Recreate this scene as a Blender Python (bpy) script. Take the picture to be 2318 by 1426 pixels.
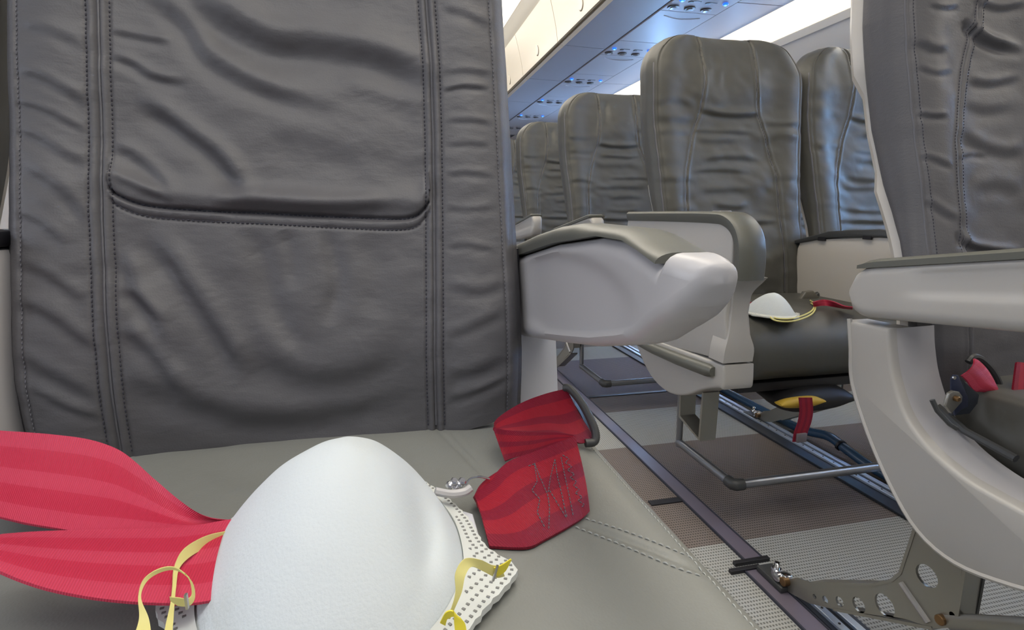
import bpy, bmesh, math, random
import numpy as np
from mathutils import Vector, Matrix
random.seed(7)
for o in list(bpy.data.objects): bpy.data.objects.remove(o)
SC = bpy.context.scene; COL = SC.collection
PI = math.pi

# ---------------------------------------------------------------- camera
TH = math.radians(10.81); PS = math.radians(13.06); FP = 1215.; ZC = .70
cd = bpy.data.cameras.new('camera'); cam = bpy.data.objects.new('camera', cd); COL.objects.link(cam)
cam.location = (0, 0, ZC); cam.rotation_euler = (PI/2-TH, 0, -PS)
cd.sensor_width = 36; cd.lens = FP/2318*36; cd.clip_start = .01; cd.clip_end = 60
SC.camera = cam
# ---------------------------------------------------------------- world, lights, exposure
w = bpy.data.worlds.new('world'); SC.world = w; w.use_nodes = True
bg = w.node_tree.nodes['Background']; bg.inputs[0].default_value = (.80, .84, 1.0, 1); bg.inputs[1].default_value = .24
def area(name, loc, rot, sx, sy, power, col):
    l = bpy.data.lights.new(name, 'AREA'); l.shape = 'RECTANGLE'; l.size = sx; l.size_y = sy; l.energy = power; l.color = col
    o = bpy.data.objects.new(name, l); COL.objects.link(o); o.location = loc; o.rotation_euler = rot
    return o
area('aisle_ceiling_light', (.42, 2.6, 2.08), (0, 0, 0), .35, 6.0, 46, (1, .92, .80))
area('front_cabin_light', (.30, -.75, 1.62), (math.radians(28), 0, 0), 1.3, .6, 3.5, (.97, .98, 1))
area('overhead_fill_light', (-.22, -.02, 1.61), (0, 0, 0), .9, .45, 6.5, (1, .98, .95))  # added fill with no visible fixture, grazes the backrest so its folds darken
area('cove_light_right', (2.02, 2.6, 1.60), (0, math.radians(35), 0), .12, 6.0, 22, (1, .93, .82))
area('window_daylight_right', (2.62, 2.75, 1.12), (0, math.radians(90), 0), .8, 4.6, 760, (.30, .56, 1))
area('window_daylight_left', (-1.72, .9, 1.12), (0, math.radians(-90), 0), .8, 4.5, 120, (.80, .86, 1))
SC.view_settings.view_transform = 'Standard'; SC.view_settings.look = 'None'
SC.view_settings.exposure = 0; SC.view_settings.gamma = 1; SC.view_settings.use_curve_mapping = False

# ---------------------------------------------------------------- real-space helpers
def ray(px, py):
    u = (px-1159)/FP; v = (713-py)/FP
    fw = math.cos(TH)+v*math.sin(TH); Z = -math.sin(TH)+v*math.cos(TH)
    return (fw*math.sin(PS)+u*math.cos(PS), fw*math.cos(PS)-u*math.sin(PS), Z)
def PX(px, py, X): r = ray(px, py); t = X/r[0]; return (X, t*r[1], ZC+t*r[2])
def PY(px, py, Y): r = ray(px, py); t = Y/r[1]; return (t*r[0], Y, ZC+t*r[2])
def PZ(px, py, Z): r = ray(px, py); t = (Z-ZC)/r[2]; return (t*r[0], t*r[1], Z)
def PPL(px, py, Y0, s=.2): r = ray(px, py); t = Y0/(r[1]-s*r[2]); return (t*r[0], t*r[1], ZC+t*r[2])
def proj(V):
    V = np.asarray(V, float); x, y, z = V[..., 0], V[..., 1], V[..., 2]-ZC
    fx = x*math.sin(PS)+y*math.cos(PS); rx = x*math.cos(PS)-y*math.sin(PS)
    d = fx*math.cos(TH)-z*math.sin(TH); up = fx*math.sin(TH)+z*math.cos(TH)
    return np.stack([1159+FP*rx/d, 713-FP*up/d], -1)
def tag(o, label=None, cat=None, group=None, kind=None):
    if label: o['label'] = label
    if cat: o['category'] = cat
    if group: o['group'] = group
    if kind: o['kind'] = kind
    return o
def wloc(o):
    v = Vector((0, 0, 0))
    while o: v = v+o.location; o = o.parent
    return v
def thing(name, loc, label, cat, group=None):
    o = bpy.data.objects.new(name, None); COL.objects.link(o); o.location = loc; o.empty_display_size = .05
    return tag(o, label, cat, group)
def obj(name, V, F, mat, parent=None, smooth=True, angle=40, origin=None):
    V = np.asarray(V, float)
    if parent is not None: off = np.array(wloc(parent)); loc = (0, 0, 0)
    else:
        off = np.array(origin) if origin is not None else np.array([(V[:, 0].min()+V[:, 0].max())/2, (V[:, 1].min()+V[:, 1].max())/2, V[:, 2].min()])
        loc = tuple(off)
    me = bpy.data.meshes.new(name); me.from_pydata((V-off).tolist(), [], F if isinstance(F, list) else F.tolist())
    me.update()
    bm = bmesh.new(); bm.from_mesh(me); bmesh.ops.recalc_face_normals(bm, faces=bm.faces); bm.to_mesh(me); bm.free()
    if smooth:
        me.shade_smooth(); me.set_sharp_from_angle(angle=math.radians(angle))
    me.materials.append(mat)
    o = bpy.data.objects.new(name, me); COL.objects.link(o); o.location = loc
    if parent is not None: o.parent = parent
    return o
class MB:
    def __init__(s): s.V = []; s.F = []
    def add(s, V, F):
        n = len(s.V); s.V += [tuple(v) for v in V]; s.F += [[i+n for i in f] for f in F]; return s
    def box(s, a, b, bev=0.0):
        x0, y0, z0 = [min(a[i], b[i]) for i in range(3)]; x1, y1, z1 = [max(a[i], b[i]) for i in range(3)]
        if bev > 0:
            bm = bmesh.new(); bmesh.ops.create_cube(bm, size=1)
            for v in bm.verts: v.co = Vector(((x0+x1)/2+v.co.x*(x1-x0), (y0+y1)/2+v.co.y*(y1-y0), (z0+z1)/2+v.co.z*(z1-z0)))
            bmesh.ops.bevel(bm, geom=bm.edges[:], offset=bev, segments=2, affect='EDGES', profile=.5)
            return s.bm(bm)
        V = [(x0,y0,z0),(x1,y0,z0),(x1,y1,z0),(x0,y1,z0),(x0,y0,z1),(x1,y0,z1),(x1,y1,z1),(x0,y1,z1)]
        return s.add(V, [[0,3,2,1],[4,5,6,7],[0,1,5,4],[1,2,6,5],[2,3,7,6],[3,0,4,7]])
    def bm(s, bm):
        bm.verts.ensure_lookup_table(); bm.verts.index_update()
        V = [tuple(v.co) for v in bm.verts]; F = [[v.index for v in f.verts] for f in bm.faces]; bm.free(); return s.add(V, F)
    def tube(s, pts, r, n=10, cap=True, flat=1.0):
        pts = [Vector(p) for p in pts]; rr = r if isinstance(r, (list, tuple)) else [r]*len(pts)
        rings = []; up = Vector((0, 0, 1)); prev = None
        for i, p in enumerate(pts):
            t = (pts[min(i+1, len(pts)-1)]-pts[max(i-1, 0)]).normalized()
            if prev is None:
                a = t.cross(up)
                if a.length < .1: a = t.cross(Vector((1, 0, 0)))
            else: a = prev-t*prev.dot(t)
            a.normalize(); b = t.cross(a); prev = a
            rings.append([p+a*math.cos(2*PI*k/n)*rr[i]+b*math.sin(2*PI*k/n)*rr[i]*flat for k in range(n)])
        return s.loft(rings, cap)
    def loft(s, rings, cap=True):
        n = len(rings[0]); V = [v for r in rings for v in r]; F = []
        for i in range(len(rings)-1):
            for k in range(n):
                F.append([i*n+k, i*n+(k+1) % n, (i+1)*n+(k+1) % n, (i+1)*n+k])
        if cap:
            F.append(list(range(n))[::-1]); F.append([(len(rings)-1)*n+k for k in range(n)])
        return s.add(V, F)
    def prism(s, pts, lo, hi, axis=0, bev=0.0, seg=3, only_lo=False):
        # outline pts (2D) extruded along axis from lo to hi; order for axis 0: (y,z), 1: (x,z), 2: (x,y)
        def mk(p, h): return {0: (h, p[0], p[1]), 1: (p[0], h, p[1]), 2: (p[0], p[1], h)}[axis]
        bm = bmesh.new(); n = len(pts)
        a = [bm.verts.new(mk(p, lo)) for p in pts]; b = [bm.verts.new(mk(p, hi)) for p in pts]
        fa = bm.faces.new(a); fb = bm.faces.new(b[::-1])
        for i in range(n): bm.faces.new([a[i], b[i], b[(i+1) % n], a[(i+1) % n]])
        bmesh.ops.recalc_face_normals(bm, faces=bm.faces)
        if bev > 0:
            ed = list(fa.edges)+([] if only_lo else list(fb.edges))
            bmesh.ops.bevel(bm, geom=ed, offset=bev, segments=seg, affect='EDGES', profile=.5, clamp_overlap=True)
        return s.bm(bm)
    def cyl(s, c, axis, r, h, n=20, bev=0):
        c = Vector(c); ax = Vector(axis).normalized(); a = ax.orthogonal().normalized(); b = ax.cross(a)
        ring = lambda q, rr: [c+ax*q+(a*math.cos(2*PI*k/n)+b*math.sin(2*PI*k/n))*rr for k in range(n)]
        if bev: return s.loft([ring(-h/2, r-bev), ring(-h/2+bev, r), ring(h/2-bev, r), ring(h/2, r-bev)])
        return s.loft([ring(-h/2, r), ring(h/2, r)])
    def build(s, name, mat, parent=None, **k): return obj(name, s.V, s.F, mat, parent, **k)
def cr(pts, n=6, closed=False):   # catmull-rom through points (any dimension)
    P = [np.array(p, float) for p in pts]; out = []; m = len(P)
    rng = range(m if closed else m-1)
    for i in rng:
        p1, p2 = P[i], P[(i+1) % m]
        p0 = P[i-1] if (i > 0 or closed) else 2*p1-p2
        p3 = P[(i+2) % m] if (i+2 < m or closed) else 2*p2-p1
        for k in range(n):
            t = k/n
            out.append(.5*((2*p1)+(-p0+p2)*t+(2*p0-5*p1+4*p2-p3)*t*t+(-p0+3*p1-3*p2+p3)*t**3))
    if not closed: out.append(P[-1])
    return out
def ribbon(name, A, B, th, mat, parent=None, n=8, m=6, bulge=0.0, origin=None, uvs=True):
    """a strap between two edge polylines, with thickness"""
    A = np.array(cr(A, n)); B = np.array(cr(B, n)); N = len(A)
    t = np.linspace(0, 1, m+1)[None, :, None]
    G = A[:, None, :]*(1-t)+B[:, None, :]*t
    du = np.gradient(G, axis=0); dv = np.gradient(G, axis=1)
    nn = np.cross(du, dv); nn /= np.linalg.norm(nn, axis=2, keepdims=True)+1e-12
    if bulge: G = G+nn*bulge*np.sin(PI*t)
    G1 = G+nn*th/2; G2 = G-nn*th/2
    rings = []
    for i in range(N): rings.append(list(G1[i])+list(G2[i][::-1]))
    mb = MB().loft(rings)
    o = mb.build(name, mat, parent, origin=origin, angle=60)
    if uvs:
        L = np.concatenate([[0], np.cumsum(np.linalg.norm(np.diff((A+B)/2, axis=0), axis=1))])
        k = 2*(m+1); uvv = np.zeros((N*k, 2))
        for i in range(N):
            for j in range(k):
                jj = j if j <= m else k-1-j
                uvv[i*k+j] = (L[i], jj/m)
        me = o.data; lay = me.uv_layers.new(name='UVMap'); idx = np.zeros(len(me.loops), int); me.loops.foreach_get('vertex_index', idx)
        lay.data.foreach_set('uv', uvv[idx].ravel())
    return o
def dup(root, loc, label=None, group=None, skip=()):
    r = root.copy(); COL.objects.link(r); r.location = loc
    if label: r['label'] = label
    if group: r['group'] = group
    for ch in list(root.children):
        if ch.name.split('.')[0] in skip: continue
        c = ch.copy(); COL.objects.link(c); c.parent = r
        for g in list(ch.children):
            d = g.copy(); COL.objects.link(d); d.parent = c
    return r

# ---------------------------------------------------------------- materials
def mat(name, col, rough=.5, metal=0, spec=.5, bump=None, var=None, emit=None, estr=0, sheen=0, coat=0, alpha=None):
    m = bpy.data.materials.new(name); m.use_nodes = True; nt = m.node_tree; N = nt.nodes; L = nt.links
    b = N['Principled BSDF']; b.inputs['Base Color'].default_value = (*col, 1); b.inputs['Roughness'].default_value = rough
    b.inputs['Metallic'].default_value = metal; b.inputs['Specular IOR Level'].default_value = spec
    if sheen: b.inputs['Sheen Weight'].default_value = sheen
    if coat: b.inputs['Coat Weight'].default_value = coat; b.inputs['Coat Roughness'].default_value = .25
    if emit: b.inputs['Emission Color'].default_value = (*emit, 1); b.inputs['Emission Strength'].default_value = estr
    tc = N.new('ShaderNodeTexCoord')
    if var:   # (scale, amount)
        n = N.new('ShaderNodeTexNoise'); n.inputs['Scale'].default_value = var[0]; n.inputs['Detail'].default_value = 4
        L.new(tc.outputs['Object'], n.inputs['Vector'])
        mx = N.new('ShaderNodeMix'); mx.data_type = 'RGBA'
        mx.inputs[6].default_value = (*[c*(1-var[1]) for c in col], 1); mx.inputs[7].default_value = (*[min(1, c*(1+var[1])) for c in col], 1)
        L.new(n.outputs[0], mx.inputs[0]); L.new(mx.outputs[2], b.inputs['Base Color'])
    if bump:  # (kind, scale, strength, distance)
        kind, sc, st, di = bump
        if kind == 'noise':
            t = N.new('ShaderNodeTexNoise'); t.inputs['Scale'].default_value = sc; t.inputs['Detail'].default_value = 5
        else:
            t = N.new('ShaderNodeTexVoronoi'); t.inputs['Scale'].default_value = sc; t.feature = 'SMOOTH_F1'
        L.new(tc.outputs['Object'], t.inputs['Vector'])
        bp = N.new('ShaderNodeBump'); bp.inputs['Strength'].default_value = st; bp.inputs['Distance'].default_value = di
        L.new(t.outputs[0], bp.inputs['Height']); L.new(bp.outputs[0], b.inputs['Normal'])
        if kind == 'leather':
            n2 = N.new('ShaderNodeTexNoise'); n2.inputs['Scale'].default_value = sc*.25; n2.inputs['Detail'].default_value = 6
            mp = N.new('ShaderNodeMapping'); mp.inputs['Scale'].default_value = (.6, .6, 1.7)
            L.new(tc.outputs['Object'], mp.inputs[0]); L.new(mp.outputs[0], n2.inputs['Vector'])
            b2 = N.new('ShaderNodeBump'); b2.inputs['Strength'].default_value = st; b2.inputs['Distance'].default_value = di*2
            L.new(n2.outputs[0], b2.inputs['Height']); L.new(b2.outputs[0], bp.inputs['Normal'])
    return m
M = {}
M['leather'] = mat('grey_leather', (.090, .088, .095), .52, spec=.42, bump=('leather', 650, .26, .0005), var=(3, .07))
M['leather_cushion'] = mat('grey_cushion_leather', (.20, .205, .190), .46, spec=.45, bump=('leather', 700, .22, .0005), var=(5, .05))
M['leather_far'] = mat('warm_lit_leather', (.078, .077, .069), .52, spec=.42, bump=('noise', 60, .15, .002), var=(4, .12))  # grey leather with the warm light on the far seats mixed into its tint
M['stitch'] = mat('stitch_thread', (.13, .13, .15), .7)
M['stitch_dark'] = mat('dark_stitch_thread', (.035, .035, .05), .8)
M['stitch_light'] = mat('light_stitch_thread', (.36, .37, .35), .7)
M['piping'] = mat('grey_piping', (.11, .11, .122), .5)
M['plastic'] = mat('warm_grey_plastic', (.42, .405, .38), .38, spec=.5, bump=('noise', 900, .05, .0004))
M['plastic_cool'] = mat('pale_grey_plastic', (.46, .45, .455), .36, spec=.5, bump=('noise', 900, .05, .0004))
M['plastic_white'] = mat('white_plastic', (.68, .69, .74), .35)
M['pad'] = mat('armrest_pad_rubber', (.105, .107, .092), .42, spec=.45, bump=('noise', 1200, .12, .0004))
M['shell'] = mat('cream_shell', (.56, .53, .48), .45)
M['dark'] = mat('black_plastic', (.012, .012, .016), .5)
M['dark_rubber'] = mat('dark_rubber', (.045, .047, .048), .45)
M['metal'] = mat('brushed_aluminium', (.52, .51, .50), .30, metal=.9, bump=('noise', 500, .08, .0003))
M['metal_olive'] = mat('anodised_leg_metal', (.30, .29, .26), .36, metal=.75)
M['metal_tube'] = mat('tube_metal', (.26, .27, .29), .35, metal=.8)
M['chrome'] = mat('bright_steel', (.75, .75, .76), .18, metal=1)
M['bolt'] = mat('yellow_passivated_bolt', (.22, .13, .06), .40, metal=.8)
M['blueplate'] = mat('blued_steel', (.05, .06, .11), .35, metal=.6)
M['rail'] = mat('aluminium_rail', (.62, .70, .82), .30, metal=.7)
M['railbase'] = mat('rail_base', (.02, .025, .035), .5)
M['conduit'] = mat('blue_black_conduit', (.03, .07, .13), .25)
M['strip'] = mat('purple_grey_vinyl', (.150, .130, .165), .36)
M['bin'] = mat('cream_bin', (.74, .68, .58), .35, spec=.4)
M['binlower'] = mat('lilac_grey_panel', (.40, .385, .41), .42, spec=.4)
M['psu'] = mat('lilac_service_panel', (.43, .415, .44), .40, spec=.4)
M['trimwhite'] = mat('white_rail_trim', (.85, .80, .72), .35)
M['brown'] = mat('brown_recess', (.16, .13, .10), .6)
M['lampdark'] = mat('lamp_housing', (.05, .045, .045), .35)
M['lens'] = mat('lamp_lens', (.16, .15, .15), .12)
M['seam'] = mat('panel_joint', (.035, .037, .055), .7)
M['wall'] = mat('sidewall_panel', (.62, .60, .58), .5)
M['ceil'] = mat('ceiling_panel', (.72, .68, .60), .5)
M['glow'] = mat('cove_lamp', (.9, .85, .75), .5, emit=(1, .90, .72), estr=1.02)
M['glowc'] = mat('ceiling_lamp', (.9, .85, .75), .5, emit=(1, .92, .78), estr=1.7)
M['blue'] = mat('blue_indicator', (.02, .1, .5), .4, emit=(.015, .13, 1), estr=1.6)
M['bluecore'] = mat('blue_indicator_core', (.2, .5, 1), .4, emit=(.12, .42, 1), estr=3.0)
M['glass'] = mat('window_pane', (.8, .85, .9), .05)
M['glass'].node_tree.nodes['Principled BSDF'].inputs['Transmission Weight'].default_value = 1
M['mask'] = mat('mask_fleece', (.60, .645, .665), .95, spec=.05, bump=('noise', 520, .35, .0010))
M['maskrim'] = mat('mask_rim', (.62, .64, .61), .75, spec=.2)
M['hole'] = mat('emboss_shadow', (.22, .22, .21), .8)
M['elastic'] = mat('yellow_elastic', (.66, .60, .22), .5, spec=.4)
M['elastic_bright'] = mat('bright_yellow_elastic', (.78, .66, .05), .5)
M['yellow'] = mat('yellow_vest', (.55, .36, .04), .55)
M['pouch'] = mat('black_pouch', (.010, .010, .012), .6)
M['vesttab'] = mat('pull_tab', (.16, .14, .15), .5)

def webbing(name, c1, c2, cd_):
    """seat belt webbing: bands across the width, fine diagonal ribs"""
    m = bpy.data.materials.new(name); m.use_nodes = True; nt = m.node_tree; N = nt.nodes; L = nt.links
    b = N['Principled BSDF']; b.inputs['Roughness'].default_value = .5; b.inputs['Specular IOR Level'].default_value = .25
    uv = N.new('ShaderNodeUVMap'); sp = N.new('ShaderNodeSeparateXYZ'); L.new(uv.outputs[0], sp.inputs[0])
    rp = N.new('ShaderNodeValToRGB'); cre = rp.color_ramp; cre.interpolation = 'CONSTANT'
    cre.elements[0].position = 0; cre.elements[0].color = (*c2, 1); cre.elements[1].position = .18; cre.elements[1].color = (*c1, 1)
    for p, c in ((.42, c2), (.60, c1), (.82, c2)):
        e = cre.elements.new(p); e.color = (*c, 1)
    L.new(sp.outputs[1], rp.inputs[0])
    # ribs
    m1 = N.new('ShaderNodeMath'); m1.operation = 'MULTIPLY'; m1.inputs[1].default_value = 4200; L.new(sp.outputs[0], m1.inputs[0])
    m2 = N.new('ShaderNodeMath'); m2.operation = 'MULTIPLY_ADD'; m2.inputs[1].default_value = 90; L.new(sp.outputs[1], m2.inputs[0]); L.new(m1.outputs[0], m2.inputs[2])
    si = N.new('ShaderNodeMath'); si.operation = 'SINE'; L.new(m2.outputs[0], si.inputs[0])
    bp = N.new('ShaderNodeBump'); bp.inputs['Strength'].default_value = .5; bp.inputs['Distance'].default_value = .0006
    L.new(si.outputs[0], bp.inputs['Height']); L.new(bp.outputs[0], b.inputs['Normal'])
    mx = N.new('ShaderNodeMix'); mx.data_type = 'RGBA'; mx.inputs[6].default_value = (*cd_, 1)
    mr = N.new('ShaderNodeMapRange'); mr.inputs[1].default_value = -1; mr.inputs[2].default_value = .3; mr.inputs[3].default_value = .72; L.new(si.outputs[0], mr.inputs[0])
    L.new(mr.outputs[0], mx.inputs[0]); L.new(rp.outputs[0], mx.inputs[7]); L.new(mx.outputs[2], b.inputs['Base Color'])
    return m
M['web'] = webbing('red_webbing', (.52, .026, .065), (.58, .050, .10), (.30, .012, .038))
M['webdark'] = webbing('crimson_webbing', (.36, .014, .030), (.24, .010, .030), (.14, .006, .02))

def carpet():
    m = bpy.data.materials.new('woven_carpet'); m.use_nodes = True; nt = m.node_tree; N = nt.nodes; L = nt.links
    b = N['Principled BSDF']; b.inputs['Roughness'].default_value = .8; b.inputs['Specular IOR Level'].default_value = .25
    g = N.new('ShaderNodeNewGeometry'); sp = N.new('ShaderNodeSeparateXYZ'); L.new(g.outputs['Position'], sp.inputs[0])
    mr = N.new('ShaderNodeMapRange'); mr.inputs[1].default_value = 0; mr.inputs[2].default_value = 6; L.new(sp.outputs[1], mr.inputs[0])
    rp = N.new('ShaderNodeValToRGB'); r = rp.color_ramp; r.interpolation = 'CONSTANT'
    gl = (.30, .305, .29, 1); br = (.155, .132, .120, 1); pu = (.13, .122, .145, 1)
    stops = [(0, gl), (.908, br), (1.39, gl), (1.667, br), (1.86, pu), (2.35, gl), (2.6, br), (3.1, pu), (3.6, gl), (4.0, br), (4.6, pu)]
    r.elements[0].position = 0; r.elements[0].color = stops[0][1]; r.elements[1].position = stops[1][0]/6; r.elements[1].color = stops[1][1]
    for p, c in stops[2:]: e = r.elements.new(p/6); e.color = c
    L.new(mr.outputs[0], rp.inputs[0])
    def wave(sock, k, ph=0):
        a = N.new('ShaderNodeMath'); a.operation = 'MULTIPLY_ADD'; a.inputs[1].default_value = k; a.inputs[2].default_value = ph; L.new(sock, a.inputs[0])
        s = N.new('ShaderNodeMath'); s.operation = 'SINE'; L.new(a.outputs[0], s.inputs[0]); return s.outputs[0]
    wy = wave(sp.outputs[1], 2*PI/.0085); wx = wave(sp.outputs[0], 2*PI/.006)
    ab = N.new('ShaderNodeMath'); ab.operation = 'MAXIMUM'; L.new(wy, ab.inputs[0])
    sc = N.new('ShaderNodeMath'); sc.operation = 'MULTIPLY_ADD'; sc.inputs[1].default_value = .8; sc.inputs[2].default_value = -.15; L.new(wx, sc.inputs[0]); L.new(sc.outputs[0], ab.inputs[1])
    m2 = N.new('ShaderNodeMapRange'); m2.inputs[1].default_value = .35; m2.inputs[2].default_value = -.5; m2.inputs[3].default_value = 1.25; m2.inputs[4].default_value = .42; L.new(ab.outputs[0], m2.inputs[0])
    vm = N.new('ShaderNodeVectorMath'); vm.operation = 'SCALE'; L.new(rp.outputs[0], vm.inputs[0]); L.new(m2.outputs[0], vm.inputs['Scale'])
    L.new(vm.outputs[0], b.inputs['Base Color'])
    bp = N.new('ShaderNodeBump'); bp.inputs['Strength'].default_value = .4; bp.inputs['Distance'].default_value = .001
    L.new(ab.outputs[0], bp.inputs['Height']); L.new(bp.outputs[0], b.inputs['Normal'])
    return m
M['carpet'] = carpet()

# ---------------------------------------------------------------- setting
Y0c, Y1c = -1.6, 8.0
tag(MB().box((-1.6, Y0c, -.03), (2.45, Y1c, 0)).build('floor', M['carpet'], smooth=False), kind='structure')
tag(MB().box((-1.6, Y0c, 2.16), (2.45, Y1c, 2.19)).build('ceiling', M['ceil'], smooth=False), kind='structure')
wl = MB(); wl.box((-1.42, Y0c, 0), (-1.38, Y1c, .93)); wl.box((-1.42, Y0c, 1.28), (-1.38, Y1c, 2.16)); pv = Y0c
for y in [(-.9+.53*k) for k in range(17)]: wl.box((-1.42, pv, .93), (-1.38, y-.12, 1.28)); pv = y+.12
wl.box((-1.42, pv, .93), (-1.38, Y1c, 1.28))
tag(wl.build('wall_left', M['wall'], smooth=False), kind='structure')
tag(MB().box((-1.6, Y1c, 0), (2.45, Y1c+.03, 2.19)).build('wall_end', M['wall'], smooth=False), kind='structure')
# right sidewall with real window openings
wr = MB(); xw0, xw1 = 2.30, 2.34
wr.box((xw0, Y0c, 0), (xw1, Y1c, .93)); wr.box((xw0, Y0c, 1.28), (xw1, Y1c, 1.70))
wys = [(-.9+.53*k) for k in range(17)]
prevy = Y0c
for y in wys:
    wr.box((xw0, prevy, .93), (xw1, y-.12, 1.28)); prevy = y+.12
wr.box((xw0, prevy, .93), (xw1, Y1c, 1.28))
wall_right = tag(wr.build('wall_right', M['wall'], smooth=False), kind='structure')
upper = cr([(2.30, 1.28), (2.26, 1.40), (2.20, 1.50), (2.15, 1.60)], 6)
mb = MB(); mb.loft([[(p[0], Y0c, p[1]) for p in upper]+[(p[0]+.02, Y0c, p[1]) for p in upper[::-1]],
                    [(p[0], Y1c, p[1]) for p in upper]+[(p[0]+.02, Y1c, p[1]) for p in upper[::-1]]])
mb.build('upper_sidewall', M['wall'], wall_right)
for k, y in enumerate(wys[1:10]):
    wn = MB()
    wn.box((2.285, y-.14, .91), (2.30, y+.14, .935), .003); wn.box((2.285, y-.14, 1.275), (2.30, y+.14, 1.30), .003)
    wn.box((2.285, y-.14, .935), (2.30, y-.115, 1.275), .003); wn.box((2.285, y+.115, .935), (2.30, y+.14, 1.275), .003)
    wo = tag(wn.build('window_%d' % (k+1), M['wall'], smooth=False), kind='structure')
    MB().box((2.325, y-.12, .93), (2.33, y+.12, 1.28)).build('pane', M['glass'], wo, smooth=False)

# ---- overhead geometry (heights measured from the cabin's perspective lines)
HZ = .937; ZP = ZC+HZ                          # underside of the lockers / service channel
xl1, xl2 = HZ/.7248, HZ/.5867                  # edges of the service channel
xwht = HZ/.9078; xcv = HZ/.5089
XB, ZB = .93/.9329*1.045, 0
def strip_panel(name, prof, y0, y1, m, th=.012, parent=None, **k):
    pr = [np.array(p) for p in prof]; out = []
    for i, p in enumerate(pr):
        t = pr[min(i+1, len(pr)-1)]-pr[max(i-1, 0)]; t = t/np.linalg.norm(t); out.append(p+np.array([-t[1], t[0]])*th)
    loop = [tuple(p) for p in pr]+[tuple(p) for p in out[::-1]]
    return MB().loft([[(p[0], y0, p[1]) for p in loop], [(p[0], y1, p[1]) for p in loop]]).build(name, m, parent, **k)
# cross-section of the right-hand locker, in (x, height above the camera)
zr = lambda x, k: ZC+x*k
door = cr([(1.015, ZC+1.015*.9329+.012), (1.005, ZC+1.03), (.985, ZC+1.12), (.955, ZC+1.289*.955)], 5)
def locker(side, y0, y1, label):
    """side=+1 right row; -1 mirrored about the aisle middle"""
    mir = (lambda x: x) if side > 0 else (lambda x: .84-x)
    t = thing('overhead_locker', (mir(1.45), (y0+y1)/2, ZP), label, 'overhead locker', 'overhead lockers along the cabin')
    g = .004
    und = [(xwht, ZP+.006), (xl1-.003, ZP)]
    def lp(name, pr, m, th, par=t, ya=y0+g, yb=y1-g):
        pr = [(mir(p[0]), p[1]) for p in pr]
        if side < 0: th = -th
        return strip_panel(name, pr, ya, yb, m, th, par)
    lp('underside_panel', und, M['binlower'], .012)
    lp('inner_underside_panel', [(xl2+.003, ZP), (xcv, ZP+.004)], M['binlower'], .012)
    lp('rail_trim', [(xwht-.012, ZP+.010), (xwht+.004, ZP-.002)], M['trimwhite'], .014)
    lp('recess_shade_strip', [(1.045, ZP+.012), (1.030, ZC+1.030*.9329+.004)], M['brown'], .01)  # dark brown stands in for the shadow in the gap below the door
    d = lp('door', door, M['bin'], .015)
    lp('back_panel', [(xcv, ZP+.01), (xcv+.05, ZP+.15), (1.9, 2.15)], M['shell'], .012)
    # latch: a round paddle pressed into the lower edge of the door
    xm, zm = door[4][0], door[4][1]
    lat = MB().cyl((mir(xm-.0175), (y0+y1)/2, zm+.005), (side, 0, .15), .030, .006, 28, .002)
    lat.build('latch', M['bin'], d)
    MB().cyl((mir(xm-.0155), (y0+y1)/2, zm+.005), (side, 0, .15), .034, .003, 28).build('latch_ring', M['brown'], d)
Lk = .80
names = ['nearest', 'second', 'third', 'fourth', 'fifth', 'sixth']
for k in range(9):
    y0 = 1.56+Lk*k-1.6
    lab = 'cream overhead locker with round latch, ' + (['over the camera side of the aisle, out of view', 'just ahead of the foreground row', 'above the high seat with the mask', 'second beyond the high seat', 'third beyond the high seat', 'fourth beyond the high seat', 'fifth beyond the high seat', 'sixth beyond the high seat', 'at the far end of the cabin'][k])
    locker(1, y0, y0+Lk, lab)
strip_panel('underside_left', [(-.86, ZP), (-.20, ZP)], Y0c, Y1c, M['binlower'], .012)
o = bpy.data.objects['underside_left']; o.name = 'ceiling_left'; tag(o, kind='structure')
tag(strip_panel('ceiling_upper_left', [(-.20, ZP), (-.17, 1.80), (-.12, 1.98), (0, 2.05)], Y0c, Y1c, M['ceil'], .012), kind='structure')
# shadow gap behind the door top, ceiling cove and the lamp in it
tag(strip_panel('trim_1', cr([(.955, ZC+1.289*.955), (.93, ZC+1.26), (.895, ZC+1.473*.895)], 4), Y0c, Y1c, M['ceil'], -.01), kind='structure')
tag(strip_panel('ceiling_light_cove', cr([(.895, ZC+1.473*.895+.005), (.84, 2.06), (.74, 2.10), (.60, 2.115)], 5), Y0c, Y1c, M['glowc'], -.01), 'long warm ceiling light panel over the aisle', 'ceiling light')
tag(strip_panel('sidewall_light_cove', cr([(xcv+.004, ZP+.006), (1.94, ZP+.03), (2.05, ZP+.01), (2.13, ZC+.4373*2.13+.004)], 5), Y0c, Y1c, M['glow'], -.01), 'long warm cove light between lockers and sidewall', 'cove light')
tag(strip_panel('trim_2', [(2.125, ZC+.4373*2.125), (2.15, 1.60)], Y0c, Y1c, M['trimwhite'], -.012), kind='structure')
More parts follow.
